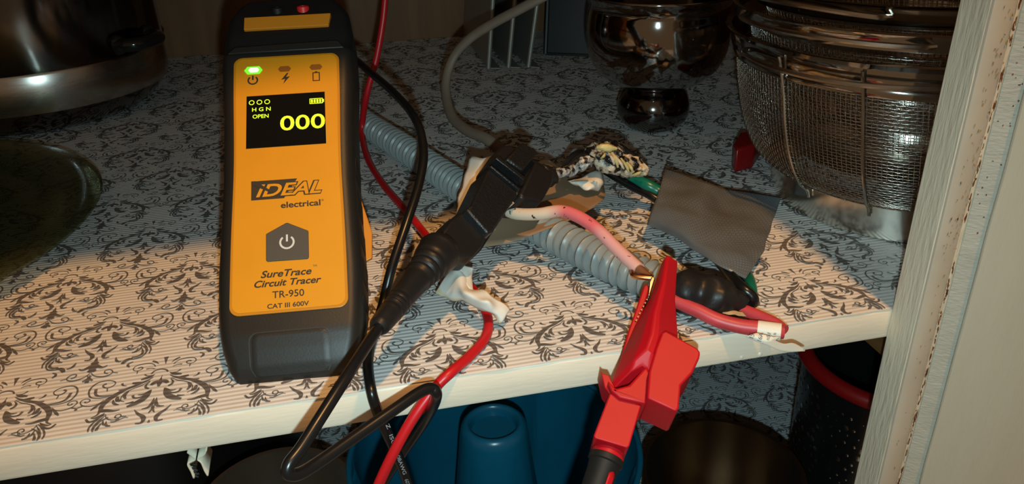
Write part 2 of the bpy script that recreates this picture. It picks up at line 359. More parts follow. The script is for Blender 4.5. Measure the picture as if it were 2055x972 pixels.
for i in range(120):
    z = rnd.choice([rnd.uniform(0.04, 0.17), rnd.uniform(-0.12, 0.17)]); x = rnd.uniform(0.2865, 0.295)
    Q.append(((x, -0.02135, z), rnd.uniform(0.0002, 0.0007), rnd.uniform(0.0003, 0.0014)))
flecks('paint_stains', Q, M['stain'], st, (0, -1, 0), 3)

# the open door
hx, hy = 0.2975, -0.0215
ddir = Vector((0.80, -0.60, 0)); dn = Vector((-0.60, -0.80, 0)); dz = Vector((0, 0, 1)); d0 = Vector((hx, hy, 0))
dr = thing('door_1', 'open off-white painted cabinet door with brush marks at the right edge', 'door', (hx, hy, 0)); dr['kind'] = 'structure'
def dprism(name, a0, a1, b0, b1, m, **kw):
    V = [d0+ddir*a+dn*b+dz*z for z in (-0.55, 0.60) for a, b in ((a0, b0), (a1, b0), (a1, b1), (a0, b1))]
    F = [(3, 2, 1, 0), (4, 5, 6, 7), (0, 1, 5, 4), (1, 2, 6, 5), (2, 3, 7, 6), (3, 0, 4, 7)]
    return mk(name, V, F, m, dr, smooth=False, **kw)
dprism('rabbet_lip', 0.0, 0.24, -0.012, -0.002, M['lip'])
V = []; F = []; n = 90
for i in range(n+1):                                                   # inner panel whose painted edge wanders a little
    z = -0.55+1.15*i/n; e = 0.0090+0.0005*noise.noise(Vector((5, 0, z*28)))+0.0002*noise.noise(Vector((2, 0, z*140)))
    for a, b in ((e, -0.002), (e+0.0002, 0.0004), (e+0.0008, 0.001), (0.24, 0.001)): V.append(d0+ddir*a+dn*b+dz*z)
for i in range(n):
    for k in range(3): F.append((i*4+k, i*4+k+1, (i+1)*4+k+1, (i+1)*4+k))
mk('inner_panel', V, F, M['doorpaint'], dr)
P = []
for i in range(26):
    z = rnd.uniform(0.05, 0.17); P.append((d0+ddir*rnd.uniform(0.001, 0.008)+dn*-0.0019+dz*z, rnd.uniform(0.0002, 0.0006), rnd.uniform(0.0003, 0.0008)))
flecks('rust_specks', P, M['rust'], dr, dn, 5)

# ------------------------------------------------------------------ shelf with its printed liner
def stroke_quads(motif, step):
    V = []; F = []
    for mi, (m, wd, pts) in enumerate(motif):
        Q, _ = even(cr(pts, 5), step); k = len(Q)
        sh = -sum(p[0] for p in pts)/len(pts) if m == 0 and max(abs(p[0]) for p in pts) < 4 else 0.0
        W = np.interp(np.linspace(0, len(wd)-1, k), range(len(wd)), wd)
        for sgn in ((1, -1) if m else (1,)):
            s = len(V)
            for i, q in enumerate(Q):
                t = Q[min(i+1, k-1)]-Q[max(i-1, 0)]; t = t/(np.linalg.norm(t)+1e-9); h = W[i]*0.5
                for e in (-1, 1): V.append((sgn*(q[0]+sh-t[1]*h*e), q[1]+t[0]*h*e, .0035*(mi*2+(sgn < 0))))
            F += [(s+2*i, s+2*i+1, s+2*i+3, s+2*i+2)[::sgn] for i in range(k-1)]
    return np.array(V)/1000.0, np.array(F)
MV, MF = stroke_quads(MOTIF, 0.9); MVc, MFc = stroke_quads(MOTIF, 2.2)
def in_view(x, y, z, pad):
    v = Vector((x, y, z))-CAM; d = v.dot(FWD)
    if d < 0.05: return False
    return -pad < 1027.5+FPX*v.dot(RT)/d < 2055+pad and -pad < 486-FPX*v.dot(UP)/d < 972+pad
def print_layer(name, parent, z, y0, y1, x0, x1, yoff=0.0, xoff=0.0):
    V = []; F = []; s = 0
    for j in range(-6, 16):
        for i in range(-14, 14):
            cx = 0.1097+0.07165*i+(0.0358 if j % 2 else 0)+xoff; cy = 0.0434+0.0615*j+yoff
            if cy < y0-0.03 or cy > y1+0.07 or cx < x0 or cx > x1 or not in_view(cx, cy-0.025, z, 160): continue
            a, f = (MV, MF) if cy < 0.30 and z > -0.1 else (MVc, MFc)
            b = a+np.array([cx, cy, 0]); c = b[f].mean(axis=1)
            keep = (c[:, 1] > y0+0.0006) & (c[:, 1] < y1-0.0006) & (c[:, 0] > x0) & (c[:, 0] < x1)
            V.append(np.c_[np.clip(b[:, 0], x0, x1), np.clip(b[:, 1], y0+0.0003, y1-0.0003), z+b[:, 2]]); F.append(f[keep]+s); s += len(b)
    return mk(name, np.vstack(V).tolist(), np.vstack(F).tolist(), M['ink'], parent, smooth=False, kind='stuff')
sh = thing('cabinet_shelf', 'cream painted wooden shelf covered with grey damask-print liner paper', 'shelf')
V = []; F = []; n = 120                                                # board with a slightly soft front edge
prof = [(0.769, -0.0002), (0.0012, -0.0002), (0.0004, -0.0007), (0.0, -0.002), (0.0, -0.0172), (0.0006, -0.0186), (0.0018, -0.019), (0.769, -0.019)]
for i in range(n+1):
    x = -0.619+1.238*i/n
    for k, (y, z) in enumerate(prof):
        q = 0.00022*noise.noise(Vector((x*30, k, 0))) if 0 < k < 7 else 0
        V.append((x, y-q, z+(q if k in (4, 5, 6) else 0)))
m = len(prof)
for i in range(n):
    for k in range(m): F.append((i*m+k, i*m+(k+1) % m, (i+1)*m+(k+1) % m, (i+1)*m+k))
mk('board', V, F, M['cream'], sh)
def liner(name, parent, y0, y1, z, wav=0.0006):
    V = []; F = []; n = 200
    for i in range(n+1):
        x = -0.618+1.236*i/n
        q = wav*noise.noise(Vector((x*22, y0*50, 0)))+0.5*wav*noise.noise(Vector((x*90, 7, 0)))
        V += [(x, y0+q, z), (x, y1, z)]
    F = [(2*i, 2*i+1, 2*i+3, 2*i+2) for i in range(n)]
    o = mk(name, V, F, M['liner'], parent, smooth=False); return o
l1 = liner('liner', sh, -0.0002, 0.4435, 0.0003); print_layer('printed_pattern', l1, 0.00042, 0.0, 0.4432, -0.6, 0.6)
l2 = liner('liner', sh, 0.4425, 0.768, 0.0007, 0.0002); print_layer('printed_pattern', l2, 0.00082, 0.443, 0.768, -0.6, 0.6, 0.021, 0.013)
l3 = liner('floor_liner', flr, -0.018, 0.768, -0.3009); l3.data.materials[0] = M['shadeliner']; print_layer('printed_pattern', l3, -0.3007, 0.0, 0.768, -0.6, 0.6, 0.02, 0.03)
# small tears and paint drips on the front edge
M['drip'] = mat('paint_drip', (0.70, 0.66, 0.56), 0.4)
for px, py, r in ((1502, 662, 0.0012), (1488, 718, 0.0012), (1525, 712, 0.0014), (1560, 640, 0.001)):
    p = aty(px, py, 0.0); blob('paint_drip', (p.x, 0.0002, p.z), (r, 0.0006, r*1.2), M['drip'], sh, amp=0.2, sub=2)

# ------------------------------------------------------------------ circuit tracer
M['case'] = mat('black_case', (0.014, 0.0125, 0.011), 0.45, bump=0.05, bscale=900, spec=0.4)
M['rubber'] = mat('black_rubber', (0.005, 0.005, 0.005), 0.6, spec=0.4)
M['yellow'] = mat('yellow_panel', (0.62, 0.245, 0.007), 0.42, var=0.02, vscale=50)
M['orange'] = mat('orange_plastic', (0.56, 0.19, 0.012), 0.45)
M['yellowedge'] = mat('yellow_edge', (0.48, 0.18, 0.006), 0.4)
M['printblack'] = mat('print_black', (0.022, 0.018, 0.014), 0.5)
M['screen'] = mat('screen_glass', (0.004, 0.004, 0.004), 0.08)
M['digits'] = mat('lit_digits', (0.5, 0.8, 0.02), 0.5, emit=(0.62, 1.0, 0.02), estr=0.95)
M['ledgreen'] = mat('lit_green', (0.3, 0.9, 0.2), 0.3, emit=(0.35, 1.0, 0.22), estr=3.5)
M['ledgreenrim'] = mat('lit_green_rim', (0.15, 0.7, 0.05), 0.3, emit=(0.2, 0.9, 0.03), estr=0.75)
M['leddark'] = mat('unlit_lens', (0.26, 0.085, 0.012), 0.3)
M['button'] = mat('button_rubber', (0.058, 0.052, 0.046), 0.55)
M['symbol'] = mat('symbol_grey', (0.55, 0.54, 0.52), 0.5)
M['redplug'] = mat('red_plastic', (0.62, 0.018, 0.016), 0.42)
u = Vector((0.9946, -0.1034, 0.0057)).normalized(); l = Vector((0.073, 0.7391, 0.6696)); l = (l-u*l.dot(u)).normalized(); nn = u.cross(l)
o = Vector((-0.0383, 0.0361, 0.0286))
TM = Matrix(((u.x, l.x, nn.x, o.x), (u.y, l.y, nn.y, o.y), (u.z, l.z, nn.z, o.z), (0, 0, 0, 1)))
tr = thing('circuit_tracer', 'black and yellow handheld circuit tracer with lit digits, leaning back on the shelf', 'circuit tracer', matrix=TM)
X, Y, Z = Vector((1, 0, 0)), Vector((0, 1, 0)), Vector((0, 0, 1))
def nfront(t):
    return float(np.interp(t, [-.033, -.030, -.025, -.018, -.010, .1560, .1575, .161, .170, .185, .2], [-.0092, -.0062, -.0036, -.0016, 0, 0, -.0015, -.0022, -.0026, -.005, -.010]))
def nback(t): return float(np.interp(t, [-.033, -.0005, .03, .19, .2], [-.0098, -.0385, -.0400, -.036, -.03]))
def halfw(t): return float(np.interp(t, [-.033, -.030, -.025, -.016, -.002, .02, .075, .11, .15, .172, .186, .195, .2], [.0255, .0285, .0315, .0340, .0358, .0366, .0350, .0355, .0372, .0368, .0350, .0315, .027]))
V = []; F = []; K = 28; ts = np.concatenate([np.linspace(-.033, -.005, 12), np.linspace(0.002, .15, 22), np.linspace(.1535, .2, 18)])
for t in ts:
    hw, a, b = halfw(t), nback(t), nfront(t); rc = min(0.0065, (b-a)*0.45, hw*0.5)
    pts = []
    for (sx, sz) in ((1, 1), (-1, 1), (-1, -1), (1, -1)):
        cx, cz = sx*(hw-rc), (b-rc if sz > 0 else a+rc); a0 = {(1, 1): 0, (-1, 1): 90, (-1, -1): 180, (1, -1): 270}[(sx, sz)]
        for k in range(7): q = math.radians(a0+90*k/6); pts.append((cx+rc*math.cos(q), t, cz+rc*math.sin(q)))
    V += pts
m = len(ts)
for i in range(m-1):
    for k in range(K): F.append((i*K+k, i*K+(k+1) % K, (i+1)*K+(k+1) % K, (i+1)*K+k))
F += [tuple(range(K-1, -1, -1)), tuple((m-1)*K+k for k in range(K))]
cs = mk('case', V, F, M['case'], tr, local=True, angle=60)
cs.data.materials.append(M['rubber'])                                  # the head above the panel is a darker black
for p in cs.data.polygons:
    if p.center.y > .1555: p.material_index = 1
def rrect(x0, x1, y0, y1, r, k=6):
    P = []
    for cx, cy, a in ((x1-r, y1-r, 0), (x0+r, y1-r, 90), (x0+r, y0+r, 180), (x1-r, y0+r, 270)):
        for i in range(k+1): q = math.radians(a+90*i/k); P.append((cx+r*math.cos(q), cy+r*math.sin(q)))
    return P
def lp(name, poly, h0, h1, m, parent=tr, **kw): return prism(name, poly, h0, h1, X, Y, Z, (0, 0, 0), m, parent, local=True, **kw)
def waist(P): return [(x*(1-0.035*math.exp(-((y-0.085)/0.035)**2)), y) for x, y in P]
def dense(P, n=14):
    Q = []
    for i in range(len(P)):
        a, b = P[i], P[(i+1) % len(P)]
        k = n if math.dist(a, b) > 0.02 else 1
        Q += [(a[0]+(b[0]-a[0])*j/k, a[1]+(b[1]-a[1])*j/k) for j in range(k)]
    return Q
pan = lp('face_panel', waist(dense(rrect(-.0294, .0294, 0.0, .1525, .005))), -0.0006, 0.0009, M['yellowedge'], bevel=0.0003, smooth=False)
lp('face_sheet', waist(dense(rrect(-.0280, .0280, 0.0013, .1512, .0042))), 0.0008, 0.00112, M['yellow'], smooth=False)
PH = 0.00114
def tt(body, cx, cy, size, width, m=None, parent=pan, lift=0.0, **kw):
    return text('lettering', body, Vector((cx, cy, PH+lift)), X, Y, Z, size, m or M['printblack'], parent, width=width, lift=0.00005, local=True, **kw)
scr = lp('screen', [(-.0219, .0938), (.0208, .0938), (.0208, .1266), (-.0219, .1266)], 0.0008, 0.0013, M['screen'], smooth=False)
tt('000', .0084, .1080, .0128, .0242, M['digits'], scr, .0002, bold=.00012)
tt('H G N', -.0138, .1178, .0034, .0100, M['digits'], scr, .0002, bold=.00003); tt('OPEN', -.0142, .1134, .0034, .0086, M['digits'], scr, .0002, bold=.00003)
for k in range(3):
    c = Vector((-.0191+k*.0042, .1224, .00135)); ring('ring_symbol', c, .0013, .00022, M['digits'], scr, n=24, m=5, flat=.3, local=True)
def frame_rect(name, x0, x1, y0, y1, t, z, m, parent):
    a = [(x0, y0), (x1, y0), (x1, y1), (x0, y1)]; b = [(x0+t, y0+t), (x1-t, y0+t), (x1-t, y1-t), (x0+t, y1-t)]
    V = [(x, y, z) for x, y in a+b]; F = [(i, (i+1) % 4, 4+(i+1) % 4, 4+i) for i in range(4)]
    return mk(name, V, F, m, parent, smooth=False, local=True)
frame_rect('battery_symbol', .0124, .0196, .1192, .1226, .0004, .00136, M['digits'], scr)
for k in range(4): lp('battery_bar', [(.0132+k*.0015, .1199), (.0142+k*.0015, .1199), (.0142+k*.0015, .1219), (.0132+k*.0015, .1219)], .0013, .00137, M['digits'], scr, smooth=False)
lp('battery_tip', [(.0196, .1200), (.0203, .1200), (.0203, .1218), (.0196, .1218)], .0013, .00137, M['digits'], scr, smooth=False)
def hexa(cx, cy, a, b): return [(cx-a, cy), (cx-a+b*.7, cy+b), (cx+a-b*.7, cy+b), (cx+a, cy), (cx+a-b*.7, cy-b), (cx-a+b*.7, cy-b)]
le = lp('power_lamp', hexa(-.0183, .1434, .0050, .0024), .0008, .0016, M['ledgreenrim'], pan, smooth=False)
lp('glowing_core', hexa(-.0180, .1434, .0030, .0015), .0016, .0018, M['ledgreen'], le, smooth=False)
for cx in (-.0011, .0163): lp('warning_lamp', hexa(cx, .1432, .0036, .0017), .0008, .0014, M['leddark'], pan, smooth=False)
def power_symbol(cx, cy, r, t, z, m, parent):
    V = []; F = []
    for i in range(33):
        a = math.radians(90+38+i*(360-76)/32)
        for q in (r-t/2, r+t/2): V.append((cx+q*math.cos(a), cy+q*math.sin(a), z))
    F = [(2*i, 2*i+1, 2*i+3, 2*i+2) for i in range(32)]; s = len(V)
    V += [(cx-t/2, cy+r*.1, z), (cx+t/2, cy+r*.1, z), (cx+t/2, cy+r*1.25, z), (cx-t/2, cy+r*1.25, z)]; F.append((s, s+1, s+2, s+3))
    return mk('power_symbol', V, F, m, parent, smooth=False, local=True)
power_symbol(-.0186, .1370, .0025, .0009, .00119, M['printblack'], pan)
lp('bolt_symbol', [(.0002, .1405), (.0010, .1405), (-.0004, .1378), (.0018, .1382), (-.0020, .1334), (-.0008, .1367), (-.0030, .1362)], .0011, .00119, M['printblack'], pan, smooth=False)
frame_rect('battery_symbol', .0143, .0184, .1340, .1398, .0006, .00119, M['printblack'], pan); lp('battery_tip', [(.0157, .1397), (.0170, .1397), (.0170, .1404), (.0157, .1404)], .0011, .00119, M['printblack'], pan, smooth=False)
# maker's mark: dark block, outlined slanted letters, small word under it
lp('logo_block', [(-.0190, .0628), (-.0020, .0628), (.0050, .0739), (-.0190, .0739)], .0011, .00117, M['printblack'], pan, smooth=False)
tt('IDEAL', .0005, .0680, .0100, .0352, M['printblack'], pan, .00006, shear=.32, bold=.00075)
tt('IDEAL', .0005, .0680, .0100, .0340, M['yellow'], pan, .00014, shear=.32, bold=.00022)
lp('logo_slash', [(-.0190, .0722), (-.0190, .0739), (-.0168, .0739), (-.0075, .0668), (-.0085, .0662)], .0011, .00136, M['printblack'], pan, smooth=False)
tt('electrical', .0066, .0588, .0048, .0206, bold=.00012); tt('\u00ae', .0180, .0600, .0016, .0014)
btn = lp('power_button', [(-.0112, .0283), (-.0105, .0276), (.0098, .0273), (.0104, .0281), (.0104, .0428), (-.0001, .0482), (-.0010, .0482), (-.0112, .0428)], .0008, .0020, M['button'], pan, bevel=.0004, smooth=False)
power_symbol(-.0005, .0372, .0034, .0010, .00215, M['symbol'], btn)
tt('SureTrace', -.0012, .0208, .0052, .0255, shear=.28, bold=.00013); tt('TM', .0132, .0233, .0016, .0020)
tt('Circuit Tracer', -.0004, .0158, .0050, .0335, shear=.28, bold=.00013)
tt('TR-950', -.0003, .0095, .0052, .0158, bold=.00006); tt('CAT III 600V', -.0004, .0036, .0034, .0206, bold=.00007)
# battery cover set into the curved lower end
V = []; F = []; nx, ny = 21, 19; rr = 0.0045
for j in range(ny):
    t = -.0300+(.0300-.0093)*j/(ny-1)
    e = max(0.0, (t-(-.0093-rr)))/rr; hw = (.0198 if j else .0175)-(rr*(1-math.sqrt(max(0, 1-min(1, e)**2))))
    for i in range(nx): s = -hw+2*hw*i/(nx-1); V.append((s, t, nfront(t)+(0.0003 if 0 < i < nx-1 and j < ny-1 else -0.0003)))
F = [(j*nx+i, j*nx+i+1, (j+1)*nx+i+1, (j+1)*nx+i) for j in range(ny-1) for i in range(nx-1)]
bcv = mk('battery_cover', V, F, M['case'], tr, local=True, angle=75)
O = [(-.0176, -.0300), (-.0190, -.0275)]+[(-.0198, t) for t in np.linspace(-.0255, -.0138, 9)]+[(-.0153-.0045*math.cos(a), -.0138+.0045*math.sin(a)) for a in np.linspace(.2, math.pi/2, 7)]
O = O+[(x, y) for x, y in [(-.009, -.0093), (0, -.0093)]]; O = O+[(-x, y) for x, y in O[-2::-1]]
G = cr([(x, y, nfront(y)+.00034) for x, y in O], 3); V = []
for i, q in enumerate(G):
    t_ = G[min(i+1, len(G)-1)]-G[max(i-1, 0)]; k_ = .00028/(math.hypot(t_[0], t_[1])+1e-9)
    for e in (-1, 1): V.append((q[0]-t_[1]*k_*e, q[1]+t_[0]*k_*e, nfront(q[1]+t_[0]*k_*e)+.00038))
mk('cover_groove', V, [(2*i, 2*i+1, 2*i+3, 2*i+2) for i in range(len(G)-1)], M['printblack'], bcv, local=True)
# raised brow over the panel, orange name plate, sockets and side grips
lp('brow', [(-.0330, .1556), (.0325, .1556), (.0290, .1610), (-.0290, .1600)], -.003, .0011, M['case'], bevel=.0006)
lp('orange_plate', [(-.0246, .1733), (.0238, .1733), (.0252, .1818), (-.0244, .1818)], -.006, -.0012, M['orange'], bevel=.0004, smooth=False)
for cx, m in ((-.0065, 'rubber'), (.0085, 'redplug')):
    lathe('socket_collar', [(.0036, 0), (.0036, .006), (.0030, .0065), (.0024, .0065), (.0022, .002)], (cx, .1865, -.010), M[m], tr, n=24, axis=(0, .72, .70), local=True)
for sx in (-1, 1):
    for t0, t1 in ((.0020, .0100), (.0155, .0310), (.0365, .0500), (.0555, .0700), (.0755, .0900)):
        P = [(sx*(halfw(t0)-.002), t0), (sx*(halfw(t0)+.0004), t0+.0010), (sx*(halfw(t1)+.0007), t1-.0018), (sx*(halfw(t1)-.002), t1)]
        lp('side_grip', P if sx > 0 else P[::-1], -.029, -.007, M['rubber'], bevel=.0006)
ks = [(.0120, .082), (.0330, .082), (.0372, .066), (.0396, .056), (.0388, .0405), (.0345, .0385), (.0120, .038)]
lp('kickstand_tab', ks, -.0425, -.0395, M['orange'], bevel=.0006, smooth=False)

# ------------------------------------------------------------------ test leads
M['redlead'] = mat('red_lead', (0.46, 0.008, 0.012), 0.38)
M['blacklead'] = mat('black_lead', (0.006, 0.006, 0.0065), 0.28)
M['whiteprint'] = mat('white_print', (0.30, 0.31, 0.32), 0.6)
def px_path(*pts): return [D(*p) for p in pts]
g = tube('red_test_lead', [D(603, 14, .545), D(602, -40, .55), D(640, -130, .57), D(720, -150, .62), D(770, -70, .655), D(772, 10, .665), D(757, 110, .675), D(736, 190, .685),
    S(727, 262, .012), S(738, 318, .0035), S(770, 372, .0035), S(820, 430, .0035), S(865, 485, .0035), S(915, 545, .0035), S(957, 592, .0035), S(979, 640, .0035), S(974, 678, .0035), S(942, 716, .0035), S(905, 748, .0038),
    aty(876, 776, -.0045), aty(832, 835, -.010), aty(792, 905, -.014), aty(755, 985, -.016), aty(738, 1040, -.016)], .0027, M['redlead'], res=10, n=14)
tag(g, 'bright red thin test lead running behind the tracer and over the shelf edge', 'test lead')
g = thing('black_test_lead', 'thin black test lead with white printing arching beside the right of the tracer', 'test lead', S(768, 620))
BL = [D(555, 16, .553), D(552, -30, .558), D(575, -80, .58), D(630, -70, .615), D(668, 10, .63), D(692, 95, .61), D(728, 132, .575), D(790, 186, .53), D(833, 238, .50), D(850, 300, .48), D(842, 365, .465), D(817, 445, .45), D(787, 535, .44), D(768, 612, .436), D(750, 672, .420), D(739, 722, .402),
      aty(745, 785, -.0045), aty(762, 838, -.0055), aty(786, 890, -.006), aty(808, 940, -.006), aty(828, 1000, -.006), aty(840, 1050, -.006)]
tube('cable', BL, .0027, M['blacklead'], g, res=10, n=14)
for body, pa, pb in (('Z', (772, 845), (776, 854)), ('ISO', (780, 866), (787, 888)), ('08AWG', (794, 908), (808, 945)), ('60\u00b0C', (811, 955), (817, 972))):
    a, b = aty(pa[0]+2, pa[1], -.0058), aty(pb[0]+2, pb[1], -.0058); ex = (b-a).normalized(); ez = (CAM-a).normalized(); ez = (ez-ex*ez.dot(ex)).normalized(); ey = ez.cross(ex)
    text('lettering', body, (a+b)/2, ex, ey, ez, .0026, M['whiteprint'], g, width=(b-a).length, lift=.0029)

# black clip lead: thick looped cable, strain relief and insulated clip
M['blackplastic'] = mat('black_plastic', (0.010, 0.010, 0.011), 0.32, bump=0.5, bscale=700, rvar=0.12, vscale=300)
M['blackmatte'] = mat('black_matte', (0.011, 0.010, 0.010), 0.42, spec=0.35)
M['blacktape'] = mat('black_tape', (0.011, 0.010, 0.010), 0.42, bump=0.5, bscale=120, spec=0.4)
M['darksteel'] = mat('dark_steel', (0.14, 0.13, 0.12), 0.4, 1.0)
M['steel'] = mat('steel', (0.62, 0.60, 0.56), 0.22, 1.0)
g = thing('black_clip_lead', 'black insulated alligator clip on a thick looped black cable, beside the bare paper scrap', 'alligator clip', S(900, 500))
tube('cable', px_path((775, 636, .372), (738, 690, .358), (692, 762, .340), (645, 836, .328), (604, 900, .320), (580, 932, .316), (579, 951, .316), (602, 951, .320), (645, 925, .328), (720, 872, .340), (795, 820, .351), (842, 788, .359), (866, 780, .363), (876, 792, .366), (868, 818, .384), (846, 855, .402), (808, 910, .418), (772, 965, .428), (738, 1030, .432)), .0027, M['blacklead'], g, res=10, n=14)
q0, q1 = D(757, 660, .366), D(884, 503, .425); NR = 70; P = [q0.lerp(q1, i/(NR-1)) for i in range(NR)]; R = []
for i in range(NR):
    f = i/(NR-1); r = np.interp(f, [0, .03, .1, .35, .62, .80, .84, .93, .96, 1], [.0038, .0050, .0054, .0060, .0074, .0092, .0104, .0112, .0118, .0112])
    if .60 < f < .82: r += .0005*math.sin((f-.6)*2*math.pi/.036)
    if .18 < f < .34: r += .0003*math.sin((f-.18)*2*math.pi/.04)
    R.append(r)
V, F, _ = tube_data(P, R, 20); mk('strain_relief', V, F, M['blackmatte'], g)
e1 = (D(1040, 362, .492)-D(885, 505, .425)).normalized(); c0 = D(960, 430, .455); e3 = (CAM-c0).normalized(); e3 = (e3-e1*e3.dot(e1)).normalized()
FR = (c0, e3)
solid_px('neck', [(868, 482), (905, 521), (948, 523), (968, 500), (984, 470), (920, 422), (900, 440)], FR, -.014, .002, M['blackmatte'], g, taper=.9, bevel=.0016)
solid_px('skirt', [(938, 500), (957, 512), (978, 492), (1022, 424), (1030, 410), (1012, 408)], FR, -.016, -.006, M['blackmatte'], g, bevel=.0008)
body = solid_px('body_shell', [(918, 434), (928, 426), (964, 352), (968, 347), (1028, 396), (1029, 404), (976, 482), (966, 487)], FR, -.012, .0072, M['blackplastic'], g, taper=.93, bevel=.0018, seg=3)
for k, (a, b) in enumerate((((966, 351), (1024, 398)), ((974, 338), (1030, 381)))):
    dx, dy = (5, -5) if k else (3, -3)
    solid_px('ridge_bar', [a, b, (b[0]+dx, b[1]+dy), (a[0]+dx, a[1]+dy)], FR, .002, .0112 if k else .0095, M['blackplastic'], g, bevel=.0005)
solid_px('upper_jaw', [(972, 340), (1000, 300), (1016, 296), (1090, 340), (1082, 372), (1030, 405), (1026, 386)], FR, -.012, .004, M['blackmatte'], g, bevel=.002)
solid_px('thumb_lever', [(991, 342), (1026, 306), (1058, 326), (1026, 366)], FR, .002, .0125, M['blackplastic'], g, taper=.95, bevel=.0012)
solid_px('pivot_pin', [(1012, 418), (1016, 417), (1017, 422), (1013, 423)], FR, -.004, .0085, M['steel'], g, bevel=.0003)
solid_px('tape_wrap', [(1022, 404), (1030, 416), (1052, 419), (1076, 424), (1084, 412), (1104, 376), (1108, 356), (1088, 340), (1062, 326), (1048, 352)], FR, -.014, .0065, M['blacktape'], g, taper=.82, bevel=.0022, seg=3)
blob('tape_wrap', D(1098, 352, .512), (.0075, .0055, .007), M['blacktape'], g, amp=.35, scale=90, seed=5)

# ------------------------------------------------------------------ conduit
M['conduit'] = mat('grey_conduit', (0.22, 0.24, 0.235), 0.36, var=0.06, vscale=60)
P, q = even(cr([S(610, 150, .0125), S(680, 208, .0118), S(745, 255, .0118), S(815, 300, .0118), S(885, 348, .0118), S(960, 396, .0118), S(1040, 434, .0118), S(1112, 472, .0118), S(1200, 517, .0118), S(1280, 552, .0118), S(1345, 575, .0118), S(1395, 588, .0118)], 8), .0012)
pitch = .0066; R = [.0088+.0029*(max(0.0, math.cos(2*math.pi*s/pitch)+.25)/1.25)**.45 if math.cos(2*math.pi*s/pitch) > -.25 else .0088 for s in q]
V, F, UV = tube_data(P, R, 24); g = mk('flexible_conduit', V, F, M['conduit']); tag(g, 'ribbed grey plastic conduit lying across the shelf behind the clips', 'conduit')

# black tape over the conduit end
g = thing('taped_conduit_end', 'lumpy black tape wrapped over the end of the ribbed conduit', 'tape', S(1430, 590))
P = [S(1366, 580, .0125), S(1392, 588, .013), S(1420, 592, .013), S(1448, 598, .0115), S(1474, 605, .0095), S(1496, 612, .008)]
V, F, _ = tube_data(cr(P, 9), [x for x in np.interp(np.linspace(0, 1, 46), [0, .08, .3, .55, .8, 1], [.0118, .0128, .0125, .0105, .0075, .0045])], 28)
V = [Vector(v)+Vector(noise.noise_vector(Vector(v)*150))*.0016 for v in V]; mk('tape_wrap', V, F, M['blacktape'], g)
M['tan'] = mat('tan_fibre', (0.42, 0.27, 0.13), 0.7, var=.2, vscale=150)
sheet('torn_lining', [[D(1448, 624, .43), D(1466, 622, .43), D(1490, 628, .427)], [D(1450, 630, .428), D(1476, 632, .427), D(1500, 636, .425)]], M['tan'], g, jitter=.0008, jscale=300)
sheet('torn_lining', [[D(1452, 573, .452), D(1468, 574, .45), D(1486, 583, .447)], [D(1452, 580, .452), D(1472, 586, .449), D(1484, 590, .446)]], M['tan'], g, jitter=.0008, jscale=300, seed=2)

# ------------------------------------------------------------------ torn paper under the clip
def paint_mat(name, stops, rough=0.45, speck=None, axis=0):
    """colour along the piece (UV u): a real printed/painted colour change."""
    m = mat(name, stops[0][1], rough); nt = m.node_tree; N = nt.nodes; L = nt.links; b = N['Principled BSDF']
    uvn = N.new('ShaderNodeUVMap'); uvn.uv_map = 'UVMap'; sp = N.new('ShaderNodeSeparateXYZ'); L.new(uvn.outputs[0], sp.inputs[0])
    r = N.new('ShaderNodeValToRGB'); L.new(sp.outputs[axis], r.inputs[0]); e = r.color_ramp.elements
    while len(e) < len(stops): e.new(0.5)
    for k, (p, c) in enumerate(stops): e[k].position = p; e[k].color = (*c, 1)
    out = r.outputs[0]
    if speck:
        n = N.new('ShaderNodeTexNoise'); n.inputs['Scale'].default_value = speck[0]; n.inputs['Detail'].default_value = 3; L.new(N['Texture Coordinate'].outputs['Object'], n.inputs['Vector'])
        q = N.new('ShaderNodeMapRange'); q.inputs['From Min'].default_value = speck[1]; q.inputs['From Max'].default_value = speck[1]+.03; L.new(n.outputs['Fac'], q.inputs[0])
        mx = N.new('ShaderNodeMix'); mx.data_type = 'RGBA'; L.new(q.outputs[0], mx.inputs[0]); L.new(out, mx.inputs[6]); mx.inputs[7].default_value = (*speck[2], 1); out = mx.outputs[2]
    L.new(out, b.inputs['Base Color']); return m
M['kraft'] = mat('kraft_paper', (0.25, 0.165, 0.10), 0.7, var=.06, vscale=40)
M['whitepaper'] = mat('white_paper', (0.74, 0.70, 0.62), 0.42, var=.04, vscale=60)
g = thing('torn_paper_scrap', 'torn scrap of white-faced brown kraft paper lying under the black clip', 'paper', S(1080, 440))
sheet('kraft_sheet', [[D(944, 320, .560), D(1010, 318, .580), D(1080, 322, .585), D(1150, 345, .580), D(1208, 368, .572)],
    [D(925, 372, .545), D(1000, 380, .545), D(1080, 380, .548), D(1150, 386, .552), D(1214, 392, .556)],
    [D(918, 430, .522), D(990, 432, .515), D(1070, 432, .514), D(1140, 422, .522), D(1205, 405, .540)],
    [D(945, 480, .500), D(962, 497, .494), D(1040, 482, .492), D(1120, 452, .500), D(1190, 418, .528)]], M['kraft'], g, jitter=.0008, jscale=45, thick=.0005)
sheet('white_edge', [[D(944, 314, .545), D(934, 350, .535), D(922, 390, .525), D(914, 434, .510)], [D(968, 318, .538), D(956, 352, .528), D(940, 392, .516), D(922, 434, .506)], [D(985, 314, .545), D(968, 350, .536), D(948, 390, .526), D(926, 430, .512)]], M['whitepaper'], g, jitter=.0012, jscale=90)
sheet('white_edge', [[D(1078, 328, .574), D(1096, 321, .574), D(1122, 334, .572), D(1140, 346, .568)], [D(1082, 338, .566), D(1100, 332, .562), D(1122, 344, .561), D(1138, 354, .562)]], M['whitepaper'], g, jitter=.0012, jscale=120, seed=1)
